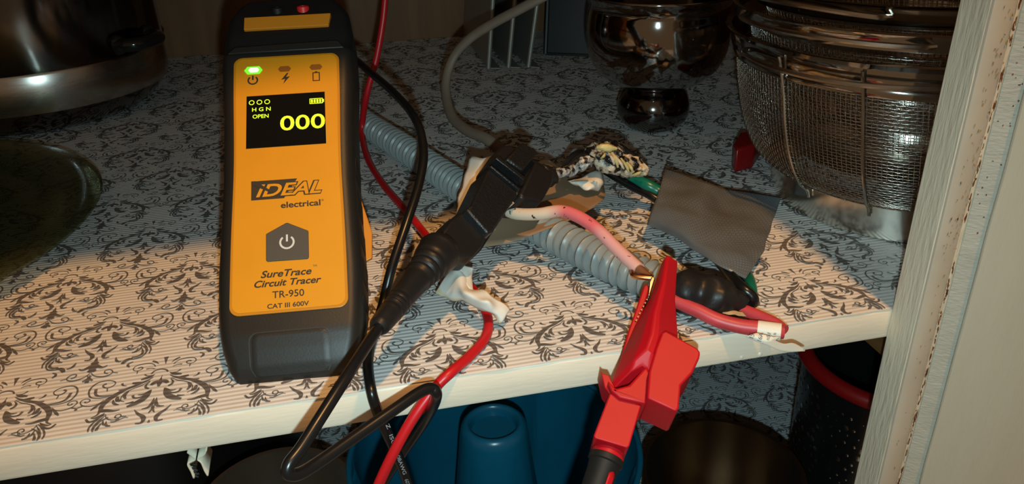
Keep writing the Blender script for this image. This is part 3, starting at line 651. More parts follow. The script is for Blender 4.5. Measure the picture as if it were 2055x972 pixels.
sheet('white_edge', [[D(1140, 364, .556), D(1165, 354, .558), D(1198, 342, .562), D(1212, 352, .562)], [D(1146, 367, .548), D(1172, 364, .545), D(1200, 358, .548), D(1214, 364, .556)], [D(1158, 374, .552), D(1178, 377, .542), D(1198, 374, .545), D(1213, 368, .556)], [D(1174, 376, .552), D(1184, 378, .550), D(1197, 384, .552), D(1204, 378, .556)]], M['whitepaper'], g, jitter=.0018, jscale=130, seed=4)

M['whitetape'] = paint_mat('white_tape', [(0.0, (.72, .69, .61)), (.78, (.70, .69, .64)), (.92, (.58, .48, .28)), (1.0, (.62, .55, .38))], .32)
g = thing('white_tape_scrap', 'crumpled scrap of white tape on the shelf below the black strain relief', 'tape', S(940, 590))
sheet('tape_strip', [[D(926, 522, .455), D(905, 545, .455), D(884, 570, .452), D(870, 590, .452)],
    [D(928, 538, .452), D(918, 558, .442), D(900, 582, .445), D(882, 594, .450)],
    [D(944, 576, .442), D(935, 584, .430), D(918, 592, .438), D(905, 600, .446)],
    [D(968, 584, .432), D(960, 596, .422), D(950, 606, .428), D(940, 608, .436)],
    [D(984, 592, .426), D(982, 606, .418), D(975, 618, .422), D(968, 622, .430)],
    [D(1002, 608, .428), D(998, 618, .424), D(992, 626, .424), D(988, 630, .428)],
    [D(1018, 624, .432), D(1014, 634, .430), D(1010, 646, .430), D(1004, 650, .430)]], M['whitetape'], g, jitter=.0022, jscale=95, seed=3, res=7)
sheet('tape_fold', [[D(926, 524, .455), D(934, 534, .450), D(952, 538, .452)], [D(924, 545, .445), D(938, 552, .446), D(950, 548, .452)], [D(934, 568, .440), D(944, 566, .444), D(948, 556, .450)], [D(946, 584, .436), D(950, 580, .440), D(947, 570, .448)]], M['whitepaper'], g, jitter=.0012, jscale=110, seed=8)

# ------------------------------------------------------------------ bare wire from the clip to the red clip
M['pinkwire'] = paint_mat('pink_insulation', [(0.0, (.60, .55, .45)), (.30, (.66, .52, .40)), (.42, (.70, .16, .17)), (.60, (.66, .13, .15)), (.66, (.64, .28, .27)), (1.0, (.68, .40, .36))], .34, speck=(260, .635, (.03, .02, .02)))
M['copper'] = mat('copper', (0.80, 0.36, 0.13), 0.28, 1.0)
M['oldcopper'] = mat('brown_copper', (0.26, 0.10, 0.045), 0.5, .4)
g = thing('pink_stained_wire', 'white wire stained pink with a bare copper end bent into the red clip', 'wire', S(1160, 440))
tube('insulation', px_path((1008, 418, .490), (1035, 429, .482), (1080, 430, .474), (1125, 424, .468), (1162, 436, .460), (1200, 462, .452), (1236, 498, .444), (1268, 528, .436), (1282, 541, .432)), .0037, M['pinkwire'], g, n=16)
tube('copper_end', px_path((1278, 537, .4325), (1294, 549, .428), (1306, 556, .424)), [.0026, .0022, .0014], M['oldcopper'], g, n=10)
tube('copper_hook', px_path((1268, 548, .424), (1272, 554, .420), (1290, 557, .418), (1312, 559, .417)), .0015, M['copper'], g, n=10)

# ------------------------------------------------------------------ red alligator clip
M['redclip'] = mat('red_clip_plastic', (0.41, 0.004, 0.010), 0.48, var=.03, vscale=60, spec=.3)
g = thing('red_clip_lead', 'large bright red insulated alligator clip hanging over the front shelf edge', 'alligator clip', D(1290, 700, .385))
a0, a1 = D(1225, 890, .362), D(1345, 522, .412); e1 = (a1-a0).normalized(); e3 = (CAM-a0).normalized(); e3 = (e3-e1*e3.dot(e1)).normalized(); RF = (D(1290, 720, .3865), e3)
def rp(px, py, h): return onplane(px, py, RF[0], RF[1]) + RF[1]*h
stn = [((1331, 519), (1337, 518), (1361, 522), 0.003), ((1307, 592), (1326, 580), (1356, 600), .007), ((1276, 648), (1308, 646), (1360, 652), .011), ((1248, 712), (1301, 692), (1364, 716), .013), ((1224, 770), (1290, 722), (1352, 770), .013), ((1224, 786), (1284, 745), (1335, 800), .010)]
V = []; F = []
for L_, R_, E_, h in stn:
    V += [rp(L_[0], L_[1], -.003), rp((L_[0]*.35+R_[0]*.65), (L_[1]*.35+R_[1]*.65), h*.75), rp(R_[0], R_[1], h), rp(R_[0]*.8+E_[0]*.2, R_[1]*.8+E_[1]*.2, h*.92), rp(E_[0], E_[1], -.001), rp(E_[0]-3, E_[1], -.016), rp(L_[0]+3, L_[1], -.016)]
for i in range(len(stn)-1):
    for k in range(7): F.append((i*7+k, i*7+(k+1) % 7, (i+1)*7+(k+1) % 7, (i+1)*7+k))
F += [tuple(range(6, -1, -1)), tuple(7*(len(stn)-1)+k for k in range(7))]
mk('upper_jaw', V, F, M['redclip'], g, bevel=.0012, seg=3, angle=14)
solid_px('thumb_lever', [(1318, 690), (1326, 686), (1390, 722), (1396, 730), (1394, 742), (1380, 772), (1356, 798), (1352, 846), (1346, 851), (1288, 824), (1292, 770), (1306, 722)], RF, -.012, .0145, M['redclip'], g, bevel=.0022, seg=3, taper=.96)
solid_px('shoulder', [(1216, 776), (1232, 793), (1258, 786), (1292, 748), (1304, 770), (1292, 824), (1240, 812), (1222, 797)], RF, -.016, .0085, M['redclip'], g, bevel=.002, seg=3)
solid_px('side_wing', [(1204, 751), (1209, 757), (1220, 759), (1236, 792), (1224, 800), (1212, 784)], RF, -.012, .004, M['redclip'], g, bevel=.0008)
solid_px('grip_neck', [(1222, 797), (1284, 822), (1260, 904), (1255, 907), (1192, 888), (1189, 883)], RF, -.016, .0058, M['redclip'], g, bevel=.0025, seg=3)
solid_px('lower_jaw', [(1294, 566), (1302, 562), (1306, 572), (1290, 626), (1268, 690), (1248, 712), (1262, 660), (1280, 608)], RF, -.016, -.004, M['redclip'], g, bevel=.0008)
for k in range(7):
    f = k/6; x, y = 1302-22*f, 594+42*f; solid_px('tooth', [(x, y), (x-4.5, y+1.5), (x-1, y+4)], RF, -.012, -.003, M['darksteel'], g, smooth=False)
solid_px('metal_jaw', [(1304, 562), (1311, 548), (1316, 556), (1306, 588), (1301, 596)], RF, -.010, -.002, M['steel'], g, bevel=.0006)
V0 = rp(1226, 894, -.006); V1 = rp(1192, 992, -.006); ax = (V1-V0).normalized(); LN = (V1-V0).length
lathe('neck_ring', [(.0062, -.003), (.0072, -.001), (.0072, .002), (.0078, .0022), (.0078, .0045), (.0060, .005)], V0, M['redclip'], g, n=28, axis=ax)
lathe('strain_relief', [(.0072, .0035), (.0082, .0042), (.0082, .0068), (.0074, .0074), (.0070, .011), (.0066, LN), (.0060, LN+.02)], V0, M['rubber'], g, n=28, axis=ax)
ez = (CAM-V0).normalized(); ez = (ez-ax*ez.dot(ax)).normalized(); ex = ax.cross(ez)
def on_sr(s, t): return V0+ax*s+ex*(math.sin(t)*.0073)+ez*(math.cos(t)*.0073)
P = [(.0125, -.85), (.0115, -.65), (.0125, -.42), (.030, -.42), (.030, -.85)]; V = []
for s, t in P: V.append(on_sr(s, t))
s0 = V[1]
mk('red_stripe', [on_sr(.011+.02*i/6, -.95+.5*k/4) if i else on_sr(.0125-.0015*math.sin(math.pi*k/4), -.95+.5*k/4) for i in range(7) for k in range(5)], [(i*5+k, i*5+k+1, (i+1)*5+k+1, (i+1)*5+k) for i in range(6) for k in range(4)], M['redclip'], g, solid=.0006)

# ------------------------------------------------------------------ burnt splice, green and black wires, duct tape
M['burnt'] = mat('burnt_crust', (0.58, 0.50, 0.38), 0.25, color2=(0.008, 0.007, 0.007), vscale=170, bump=1.0, bscale=350, detail=6, contrast=.06)
M['char'] = mat('charred_tape', (0.012, 0.011, 0.011), 0.25, bump=0.8, bscale=250)
M['ash'] = mat('ash', (0.46, 0.46, 0.45), 0.22, color2=(0.012, 0.012, 0.012), vscale=260, bump=1.0, bscale=300, contrast=.07)
M['pale'] = mat('melted_pale', (0.50, 0.44, 0.19), 0.35, var=.2, vscale=200)
M['greenwire'] = mat('green_insulation', (0.006, 0.135, 0.085), 0.3, var=.15, vscale=80)
g = thing('burnt_wire_splice', 'burnt melted wire splice crusted black and cream, left of the grey tape flag', 'wire splice', S(1210, 340))
Rv = Matrix((RT, UP, -FWD)).transposed()
def vb(name, px, py, d, w_, h_, t_, m, amp=.25, scale=110, seed=0, rot=0.0):
    k = d/FPX; return blob(name, D(px, py, d), (w_*k, h_*k, t_*k), m, g, amp=amp, scale=scale, seed=seed, rot=Rv @ Matrix.Rotation(rot, 3, 'Z'))
vb('burnt_core', 1222, 316, .550, 48, 30, 28, M['burnt'], seed=1, rot=-.35)
vb('burnt_core', 1264, 332, .545, 35, 21, 22, M['burnt'], seed=2, rot=-.55, amp=.35)
vb('charred_top', 1245, 306, .556, 42, 16, 18, M['char'], seed=9, rot=-.6, amp=.3)
vb('pale_melt', 1218, 297, .533, 21, 8, 7, M['pale'], seed=4, rot=-.1)
vb('ash_bead', 1172, 328, .532, 21, 13, 12, M['ash'], seed=5, rot=.5, amp=.35, scale=160)
vb('ash_bead', 1150, 344, .536, 15, 9, 9, M['ash'], seed=6, rot=.5, amp=.35, scale=160)
sheet('charred_flap', [[D(1122, 352, .545), D(1130, 332, .548), D(1146, 310, .555), D(1170, 299, .56), D(1190, 312, .56)], [D(1128, 356, .526), D(1140, 334, .530), D(1158, 316, .535), D(1174, 310, .54), D(1196, 320, .545)]], M['char'], g, jitter=.001, jscale=120, thick=.0012)
for k, (xa, ya, xb, yb) in enumerate(((1214, 308, 1206, 318), (1222, 308, 1233, 332), (1228, 306, 1240, 336), (1233, 312, 1252, 340), (1246, 318, 1262, 345), (1208, 306, 1202, 312), (1258, 326, 1270, 346), (1276, 342, 1288, 336), (1270, 352, 1286, 345))):
    tube('melt_strand', px_path((xa, ya, .527), ((xa+xb)/2+2, (ya+yb)/2, .524), (xb, yb, .526)), [.0006, .0010, .0007], M['burnt'] if k % 2 else M['pale'], g, n=6, res=4)
tube('lead_end', px_path((1100, 352, .520), (1128, 346, .527), (1150, 340, .536)), .0035, M['ash'], g, n=10)
tube('green_wire', px_path((1248, 352, .574), (1276, 362, .568), (1300, 373, .562), (1330, 390, .560), (1390, 432, .545), (1450, 490, .510), (1494, 548, .474), (1508, 580, .452), (1503, 602, .446), (1484, 611, .447), (1460, 608, .448)), [.0044]*4+[.0038]*3+[.0032]*4, M['greenwire'], g, n=14)
tube('black_wire', px_path((1215, 342, .574), (1240, 358, .571), (1272, 376, .566), (1306, 393, .560), (1350, 425, .550), (1420, 500, .500), (1455, 540, .462), (1485, 574, .440), (1508, 594, .436), (1511, 608, .438), (1490, 613, .441), (1462, 610, .444)), .0031, M['blacklead'], g, n=14)
m = mat('duct_tape', (0.135, 0.15, 0.165), 0.27, .10, var=.05, vscale=30); M['duct'] = m; nt = m.node_tree; N = nt.nodes; L = nt.links
uvn = N.new('ShaderNodeUVMap'); uvn.uv_map = 'UVMap'; br = N.new('ShaderNodeTexBrick'); mp = N.new('ShaderNodeMapping'); mp.inputs['Scale'].default_value = (34, 44, 1); L.new(uvn.outputs[0], mp.inputs[0]); L.new(mp.outputs[0], br.inputs[0])
br.inputs['Scale'].default_value = 1.0; br.inputs['Mortar Size'].default_value = .06; br.inputs['Brick Width'].default_value = 1.0; br.inputs['Row Height'].default_value = 1.0; br.inputs['Mortar Smooth'].default_value = .6
bp = N.new('ShaderNodeBump'); bp.inputs['Strength'].default_value = 1.0; bp.inputs['Distance'].default_value = .0008; L.new(br.outputs['Fac'], bp.inputs['Height']); L.new(bp.outputs[0], N['Principled BSDF'].inputs['Normal'])
g = sheet('duct_tape_flag', [[D(1336, 337, .585), D(1378, 350, .582), D(1421, 367, .566), D(1468, 380, .578), D(1518, 386, .570), D(1567, 395, .564)],
    [D(1326, 372, .553), D(1368, 386, .548), D(1410, 402, .534), D(1455, 414, .549), D(1508, 422, .541), D(1560, 424, .548)],
    [D(1314, 410, .525), D(1356, 424, .512), D(1400, 444, .502), D(1448, 458, .498), D(1500, 462, .506), D(1548, 460, .518)],
    [D(1305, 434, .515), D(1346, 452, .500), D(1392, 478, .482), D(1440, 502, .468), D(1490, 505, .472), D(1532, 502, .486)],
    [D(1299, 450, .514), D(1338, 466, .502), D(1384, 494, .482), D(1430, 527, .460), D(1468, 546, .450), D(1497, 560, .452)]], M['duct'], res=8, jitter=.0014, jscale=50, thick=.0005)
tag(g, 'creased rectangle of silver-grey duct tape stuck as a flag on the wires', 'duct tape')

# ------------------------------------------------------------------ red house wire with paper label
M['dullred'] = mat('dull_red_insulation', (0.45, 0.045, 0.055), 0.42, var=.12, vscale=90)
M['label'] = mat('label_paper', (0.70, 0.66, 0.57), 0.5)
M['labelgrey'] = mat('label_grey', (0.42, 0.41, 0.36), 0.6)
g = thing('folded_red_wire', 'dull red house wire folded back on itself at the shelf edge with a paper label', 'wire', S(1450, 630))
tube('wire', px_path((1335, 596, .434), (1368, 610, .430), (1400, 624, .426), (1440, 643, .422), (1485, 655, .419), (1525, 660, .416), (1558, 666, .413), (1572, 667, .4125)), [.0036, .0037, .0038, .0039, .0040, .0040, .0038, .0036], M['dullred'], g, n=16)
tube('wire_return', px_path((1574, 664, .416), (1556, 650, .421), (1532, 639, .426), (1500, 626, .432), (1470, 614, .438)), [.0030, .0032, .0034, .0034, .003], M['dullred'], g, n=14)
pa, pb = D(1520, 661, .4165), D(1567, 667, .413); lathe('label_wrap', [(.0046, 0), (.0047, .001), (.0046, (pb-pa).length)], pa, M['label'], g, n=24, axis=(pb-pa))
fl_ = [[D(1518, 668, .408), D(1534, 672, .406), D(1552, 676, .406), D(1566, 676, .4075)], [D(1507, 672, .407), D(1524, 680, .405), D(1542, 686, .405), D(1556, 684, .407)], [D(1497, 676, .409), D(1514, 684, .407), D(1530, 690, .406), D(1542, 690, .407)]]
lab = sheet('label_flap', fl_, M['label'], g, thick=.0002)
sheet('label_tail', [[D(1552, 682, .4055), D(1572, 689, .4055), D(1592, 689, .4055), D(1615, 703, .4055)], [D(1530, 690, .4050), D(1550, 698, .4050), D(1574, 706, .4050), D(1614, 706, .4053)]], M['labelgrey'], g, jitter=.0005, jscale=150, thick=.0002)
def flat_text(body, px, py, d, rot, size, width, parent):
    c = D(px, py, d); ez = (CAM-c).normalized(); a = math.radians(rot); ex = (RT*math.cos(a)+UP*math.sin(a)); ex = (ex-ez*ex.dot(ez)).normalized(); ey = ez.cross(ex)
    return text('lettering', body, c, ex, ey, ez, size, M['printblack'], parent, width=width, lift=.0)
for b, x, y, s in (('15', 1509, 675, .0030), ('16A', 1526, 677, .0030), ('n51', 1542, 676, .0026), ('h', 1555, 671, .0022)): flat_text(b, x, y, .4045, 72, s, None, lab)
for b, x, y, s in (('14', 1570, 693, .0026), ('19', 1586, 698, .0026)): flat_text(b, x, y, .4075, 20, s, None, lab)

# ------------------------------------------------------------------ grey-brown cable loop behind
M['romex'] = mat('taupe_cable', (0.20, 0.15, 0.11), 0.55, var=.08, vscale=60)
g = tube('house_cable', px_path((1030, 330, .60), (1005, 300, .625), (975, 278, .640), (938, 262, .660), (908, 235, .685), (896, 195, .705), (896, 155, .715), (912, 112, .715), (945, 76, .705), (995, 44, .690), (1050, 15, .675), (1105, -15, .665), (1180, -60, .66), (1260, -130, .68), (1320, -260, .75), (1330, -420, .85), (1320, -560, 1.0)), .0047, M['romex'], n=14, flat=.75)
tag(g, 'taupe sheathed house cable curving up in a loop behind the black clip', 'cable')

# ------------------------------------------------------------------ cookware on the shelf
M['mirror'] = mat('polished_steel', (0.42, 0.39, 0.36), 0.09, 1.0, rvar=0.04, vscale=40)
M['darkmirror'] = mat('dark_polished_steel', (0.13, 0.12, 0.11), 0.12, 1.0)
M['brushed'] = mat('brushed_steel', (0.50, 0.47, 0.43), 0.26, 1.0, rvar=.06, vscale=90, stretch=(1, 1, 8))
M['ringsteel'] = mat('ring_steel', (0.72, 0.66, 0.58), 0.20, 1.0)
M['bowlsteel'] = mat('bowl_steel', (0.30, 0.28, 0.26), 0.08, 1.0)
M['wire'] = mat('wire_steel', (0.50, 0.45, 0.39), 0.24, 1.0)
M['blackplasticglossy'] = mat('glossy_black', (0.01, 0.01, 0.01), 0.12)
M['redenamel'] = mat('red_enamel', (0.20, 0.004, 0.004), 0.35)

# glass plate
m = mat('green_glass', (0.050, 0.052, 0.030), 0.10, spec=.5); M['glass'] = m      # tinted glass that still lets the light through
_n = m.node_tree.nodes; _tr = _n.new('ShaderNodeBsdfTransparent'); _tr.inputs[0].default_value = (.72, .75, .60, 1); _mx = _n.new('ShaderNodeMixShader'); _mx.inputs[0].default_value = .34
m.node_tree.links.new(_tr.outputs[0], _mx.inputs[1]); m.node_tree.links.new(_n['Principled BSDF'].outputs[0], _mx.inputs[2]); m.node_tree.links.new(_mx.outputs[0], _n['Material Output'].inputs[0])
g = lathe('glass_plate', [(0, .004), (.145, .004), (.152, .0052), (.170, .0105), (.184, .0118), (.188, .0125), (.190, .0150), (.188, .0172), (.184, .0176), (.170, .0160), (.150, .0095), (.143, .0080), (0, .0080)], (-.367, .244, .0008), M['glass'], n=110, caps=(False, False))
tag(g, 'dark round glass plate with a raised rim lying on the left of the shelf', 'plate')

# big pot
pc = (-.302, .575, .0009)
g = thing('stock_pot', 'large dark polished stock pot standing at the back left of the shelf', 'pot', pc)
lathe('body', [(.088, .0), (.098, .002), (.108, .008), (.118, .018), (.1245, .028), (.1262, .036), (.1262, .062), (.1270, .0625), (.1275, .068), (.128, .195), (.131, .197), (.126, .197), (.125, .04), (0, .03)], pc, M['darkmirror'], g, n=96, caps=(True, False))
lathe('base_band', [(.1250, .026), (.1272, .034), (.1272, .060), (.1262, .062)], pc, M['brushed'], g, n=96, caps=(False, False))
hc = D(205, 78, .78); hn = Vector((hc.x-pc[0], hc.y-pc[1], 0)).normalized(); hz = Vector((0, 0, 1)); hx = hz.cross(hn)
hb = Vector((pc[0], pc[1], hc.z))+hn*.126
tube('handle', [hb-hx*.022, hb-hx*.020+hn*.012, hb-hx*.010+hn*.020, hb+hx*.010+hn*.020, hb+hx*.020+hn*.012, hb+hx*.022], .0065, M['blackplasticglossy'], g, n=14)
for s in (-1, 1): blob('handle_mount', hb+hx*.022*s, (.009, .006, .010), M['blackplasticglossy'], g, amp=.05, sub=2)

# upright trays
M['traysteel'] = mat('tray_steel', (0.36, 0.335, 0.29), 0.42, .55, rvar=.08, vscale=25)
def tray(bx, by, label, lean, h=.195, depth=.225, yaw=0.0):
    g = thing('baking_tray', label, 'tray', (bx, by, .0009), 'steel trays standing on edge')
    e = Vector((math.sin(yaw), math.cos(yaw), 0)); up_ = Vector((math.sin(lean), 0, math.cos(lean))); nr = e.cross(up_).normalized(); o_ = Vector((bx, by, .0012))
    def pt(a, b, c): return o_+e*a+up_*b+nr*c
    t = .0006
    V = [pt(a, b, c) for c in (-t, t) for a, b in ((.004, .002), (depth, .002), (depth, h), (.004, h))]
    mk('sheet', V, [(3, 2, 1, 0), (4, 5, 6, 7), (0, 1, 5, 4), (1, 2, 6, 5), (2, 3, 7, 6), (3, 0, 4, 7)], M['traysteel'], g, smooth=False)
    tube('rolled_rim', [pt(.003, 0.0025, 0), pt(.003, h*.5, 0), pt(.003, h, 0)], .0027, M['traysteel'], g, n=10, res=3)
    V = []
    for a, b, c in ((.004, .002, 0), (.004, .002, .014), (depth, .002, .014), (depth, .002, 0)): V.append(pt(a, b+.0005, c))
    mk('lower_lip', V, [(0, 1, 2, 3)], M['traysteel'], g, smooth=False, solid=.001)
    return g
for (px, py, ln), lb in zip(((981, 145, .105), (1021, 143, .125), (1061, 142, .16)), ('leftmost of the three steel trays standing on edge at the back', 'middle one of the three steel trays standing on edge', 'rightmost of the three steel trays, next to the dark roasting pan')):
    p = S(px, py); tray(p.x, p.y, lb, ln, yaw=.02)
p = S(1108, 122); q = S(1192, 128)
M['darkpan'] = mat('dark_pan', (0.016, 0.017, 0.017), 0.4, var=.1)
g = thing('roasting_pan', 'dark grey roasting pan standing upright right of the steel trays', 'pan', (p.x, p.y+.02, .0009))
V = []
pb = [(p.x, p.y+.03, .001), (q.x+.03, q.y+.02, .001), (q.x+.035, q.y+.055, .20), (p.x+.02, p.y+.065, .20)]
pb = [Vector(v) for v in pb]; pb[2] = pb[1]+pb[3]-pb[0]; mk('pan_floor', pb, [(0, 1, 2, 3)], M['darkpan'], g, smooth=False, solid=.002)
tube('pan_rim', [pb[3], pb[0]], .003, M['darkpan'], g, n=8); tube('pan_rim', [pb[0], pb[1]], .003, M['darkpan'], g, n=8); tube('pan_rim', [pb[1], pb[2]], .003, M['darkpan'], g, n=8)

# footed bowl
bc = S(1296, 242); bc = (bc.x-.001, bc.y-.018, .0009)
g = thing('footed_bowl', 'polished steel footed bowl with a round hollow foot behind the burnt splice', 'bowl', bc)
lathe('foot', [(.0, .0), (.020, .0), (.0265, .004), (.0310, .010), (.0325, .017), (.0318, .024), (.0290, .031), (.0262, .0345), (.0250, .0360)], bc, M['darkmirror'], g, n=64, smoothprof=3, caps=(True, True))
lathe('bowl', [(.0246, .0350), (.0262, .0370), (.0320, .0395), (.0430, .0450), (.0530, .0545), (.0595, .0670), (.0620, .0820), (.0615, .0980), (.0600, .108), (.0625, .115), (.0645, .118), (.0630, .119), (.0588, .110), (.0600, .098), (.0605, .082), (.058, .068), (.051, .056), (.03, .044), (0, .040)], bc, M['bowlsteel'], g, n=72, smoothprof=3, caps=(False, False))

# nested wire-mesh strainers
def wire_net(name, prof, c, nm, nr, rt, parent, k=4, amp=.0006):
    """woven wire: meridian and ring wires over a turned profile, over and under each other."""
    pr = np.array(prof); s = np.concatenate([[0], np.cumsum(np.linalg.norm(np.diff(pr, axis=0), axis=1))]); V = []; F = []
    def add(P, closed):
        v, f, _ = tube_data(P, rt, k, caps=False, closed=False); b = len(V); V.extend(v); F.extend(tuple(i+b for i in q) for q in f)
        if closed:
            m_ = len(P)
            for i in range(k): F.append((b+(m_-1)*k+i, b+(m_-1)*k+(i+1) % k, b+(i+1) % k, b+i))
    for j in range(nr):
        q = s[-1]*(j+.5)/nr; r = np.interp(q, s, pr[:, 0]); h = np.interp(q, s, pr[:, 1])
        add([Vector((c[0]+(r+amp*math.cos(math.pi*i*2/2+math.pi*j))*math.cos(2*math.pi*i/nm), c[1]+(r+amp*math.cos(math.pi*i+math.pi*j))*math.sin(2*math.pi*i/nm), c[2]+h)) for i in range(nm)], True)
    for i in range(nm):
        t = 2*math.pi*i/nm
        add([Vector((c[0]+np.interp(q, s, pr[:, 0])*math.cos(t), c[1]+np.interp(q, s, pr[:, 0])*math.sin(t), c[2]+np.interp(q, s, pr[:, 1]))) for q in np.linspace(0, s[-1], 15)], False)
    return mk(name, V, F, M['wire'], parent, kind='stuff', angle=180)
sc_ = (.391, .140)
g = thing('mesh_strainer', 'largest outer wire-mesh strainer with a steel base ring standing on the shelf', 'strainer', (*sc_, .0009), 'nested steel strainers')
c3 = (*sc_, .0009)
prof = [tuple(p) for p in cr([(.0915, .022), (.1020, .030), (.1090, .045), (.1125, .062), (.1140, .082), (.1145, .100)], 6)]
lathe('base_ring', [(.0895, .0), (.0904, .0006), (.0925, .0215), (.0940, .0225), (.0920, .0235), (.0910, .0215), (.0882, .0005)], c3, M['ringsteel'], g, n=110, caps=(False, False))
wire_net('wire_mesh', prof, c3, 236, 42, .00027, g)
lathe('rim_band', [(.1140, .0960), (.1156, .0965), (.1166, .0990), (.1160, .1015), (.1176, .1035), (.1180, .1130), (.1204, .1155), (.1216, .1165), (.1204, .1175), (.1169, .1160), (.1159, .103), (.1135, .0970)], c3, M['mirror'], g, n=140, caps=(False, False))
def on_c(a, r, h): return Vector((sc_[0]+r*math.cos(a), sc_[1]+r*math.sin(a), c3[2]+h))
for a in (math.radians(196), math.radians(222), math.radians(262), math.radians(300), math.radians(340)):
    tube('rib_wire', [on_c(a, .1205, .112), on_c(a, .1185, .102), on_c(a, .1165, .088), on_c(a, .1150, .066), on_c(a, .1110, .046), on_c(a, .1035, .029), on_c(a, .0955, .021), on_c(a, .0940, .016)], .0011, M['wire'], g, n=8)
def wire_handle(name, a0, a1, r0, h0, out, parent, lift=.004, rt=.0017):
    P = []
    for i in range(25):
        f = i/24; a = a0+(a1-a0)*f; e = math.sin(math.pi*f)**.35 if 0 < f < 1 else 0
        P.append(on_c(a, r0+out*e, h0+lift*math.sin(math.pi*f)))
    tube(name, P, rt, M['wire'], parent, n=8, res=2)
wire_handle('wire_handle', math.radians(176), math.radians(246), .1180, .1070, .0075, g, -.002)
g2 = thing('mesh_strainer', 'middle wire-mesh strainer nested inside the largest one', 'strainer', (*sc_, .035), 'nested steel strainers')
lathe('base_ring', [(.0780, .034), (.0785, .0345), (.0810, .0535), (.0815, .0540), (.0800, .0540), (.0770, .034)], c3, M['ringsteel'], g2, n=90, caps=(False, False))
prof2 = [tuple(p) for p in cr([(.0800, .054), (.0880, .062), (.0960, .080), (.1020, .100), (.1045, .118)], 5)]
wire_net('wire_mesh', prof2, c3, 190, 30, .00027, g2)
lathe('rim_band', [(.1015, .1175), (.1050, .1190), (.1095, .1215), (.1150, .1235), (.1150, .1300), (.1165, .1325), (.1150, .1335), (.1120, .1320), (.1110, .1240), (.1030, .1180)], c3, M['mirror'], g2, n=130, caps=(False, False))
wire_handle('wire_handle', math.radians(172), math.radians(240), .1150, .1275, .0085, g2, .001)
g3 = thing('mesh_strainer', 'smallest wire-mesh strainer at the top of the nested strainers', 'strainer', (*sc_, .07), 'nested steel strainers')
prof3 = [tuple(p) for p in cr([(.030, .066), (.055, .072), (.075, .088), (.0885, .110), (.0940, .132)], 5)]
wire_net('wire_mesh', prof3, c3, 150, 26, .00027, g3); lathe('base_ring', [(.046, .056), (.047, .070), (.0455, .070), (.045, .056)], c3, M['brushed'], g3, n=64, caps=(False, False))
lathe('rim_band', [(.0935, .1310), (.0975, .1320), (.1030, .1345), (.1045, .1365), (.1045, .1440), (.1060, .1460), (.1040, .1465), (.1015, .1440), (.1010, .1360), (.0925, .1325)], c3, M['mirror'], g3, n=120, caps=(False, False))
wire_handle('wire_handle', math.radians(168), math.radians(228), .1045, .140, .010, g3, .003)
bpy.context.view_layer.update()
for r_ in (g, g2, g3):                                                 # the nest leans back a little
    for ch in r_.children:
        for v in ch.data.vertices:
            h_ = v.co.z+r_.location.z; v.co.x -= .05*h_; v.co.y += .16*h_
# red piece peeping out behind the strainer
rl = S(1486, 348, .0)
g = prism('red_plastic_piece', [(-.006, -.001), (.012, .004), (.034, .030), (.016, .036), (-.002, .012)], 0, .020, X, Y, Z, (rl.x, rl.y, .0009), M['redenamel'], bevel=.002)
tag(g, 'small bright red piece just visible between the bowl and the mesh strainer', 'plastic piece')

# ------------------------------------------------------------------ spring clip under the shelf edge
M['clipwhite'] = mat('painted_clip', (0.62, 0.58, 0.46), 0.45, var=.08, vscale=150)
g = thing('spring_clip', 'cream painted metal spring clip fixed under the shelf edge at left', 'spring clip', aty(402, 908, .004))
def strip(name, pts, y0, y1):
    P = cr([(p.x, 0, p.z) for p in (aty(x, y, y0) for x, y in pts)], 5); V = [(q[0], y, q[2]) for q in P for y in (y0, y0*.6+y1*.4, y1)]
    F = [(3*i+k, 3*i+k+1, 3*i+k+4, 3*i+k+3) for i in range(len(P)-1) for k in range(2)]; return mk(name, V, F, M['clipwhite'], g, solid=.0007)
strip('left_jaw', [(376, 909), (385, 916), (391, 924), (377, 932), (384, 948), (389, 961)], .003, .015)
strip('right_jaw', [(414, 904), (409, 914), (397, 923), (404, 930), (411, 946), (417, 956)], .003, .022)
p0, p1 = aty(374, 909, .003), aty(420, 901, .003); box('top_bridge', (p0.x, .003, -.0205), (p1.x, .018, -.0192), M['clipwhite'], g)
P = [aty(385+6*math.cos(a*2.0)+a*.9, 930+a*2.3, .005) for a in np.linspace(0, 12, 80)]
tube('spring', P, .0004, M['rubber'], g, n=5, res=1)

# ------------------------------------------------------------------ lower compartment
FZ = -.3005
M['bluepan'] = mat('blue_pan', (0.003, 0.080, 0.140), 0.28, var=.05)
M['cleat'] = M['cleatwood']
g = box('shelf_cleat', (.318, .004, -.064), (.337, .70, -.0195), M['cleat']); tag(g, 'brown wooden cleat under the right end of the shelf', 'wood strip'); 
bcx = Vector((.0765, .114, FZ)); NB = 96; prof = [(.030, .130, 0.0), (.026, .132, 0), (.020, .131, 0), (.0185, .1285, 0), (.017, .120, 0)]
g = thing('fluted_cake_pan', 'dark blue fluted ring cake pan on the floor below the shelf', 'cake pan', bcx)
def lobed(name, pr, m, parent, lobes=9, ph=0.0, n=144, **kw):
    V = []; F = []
    for r, h, a in pr:
        for k in range(n):
            t = 2*math.pi*k/n; q = r*(1+a*(abs(math.cos(lobes*t/2+ph))**.8-.5)*2); V.append(bcx+Vector((q*math.cos(t), q*math.sin(t), h*1.40)))
    for i in range(len(pr)-1):
        for k in range(n): F.append((i*n+k, i*n+(k+1) % n, (i+1)*n+(k+1) % n, (i+1)*n+k))
    return mk(name, V, F, m, parent, angle=70, **kw)
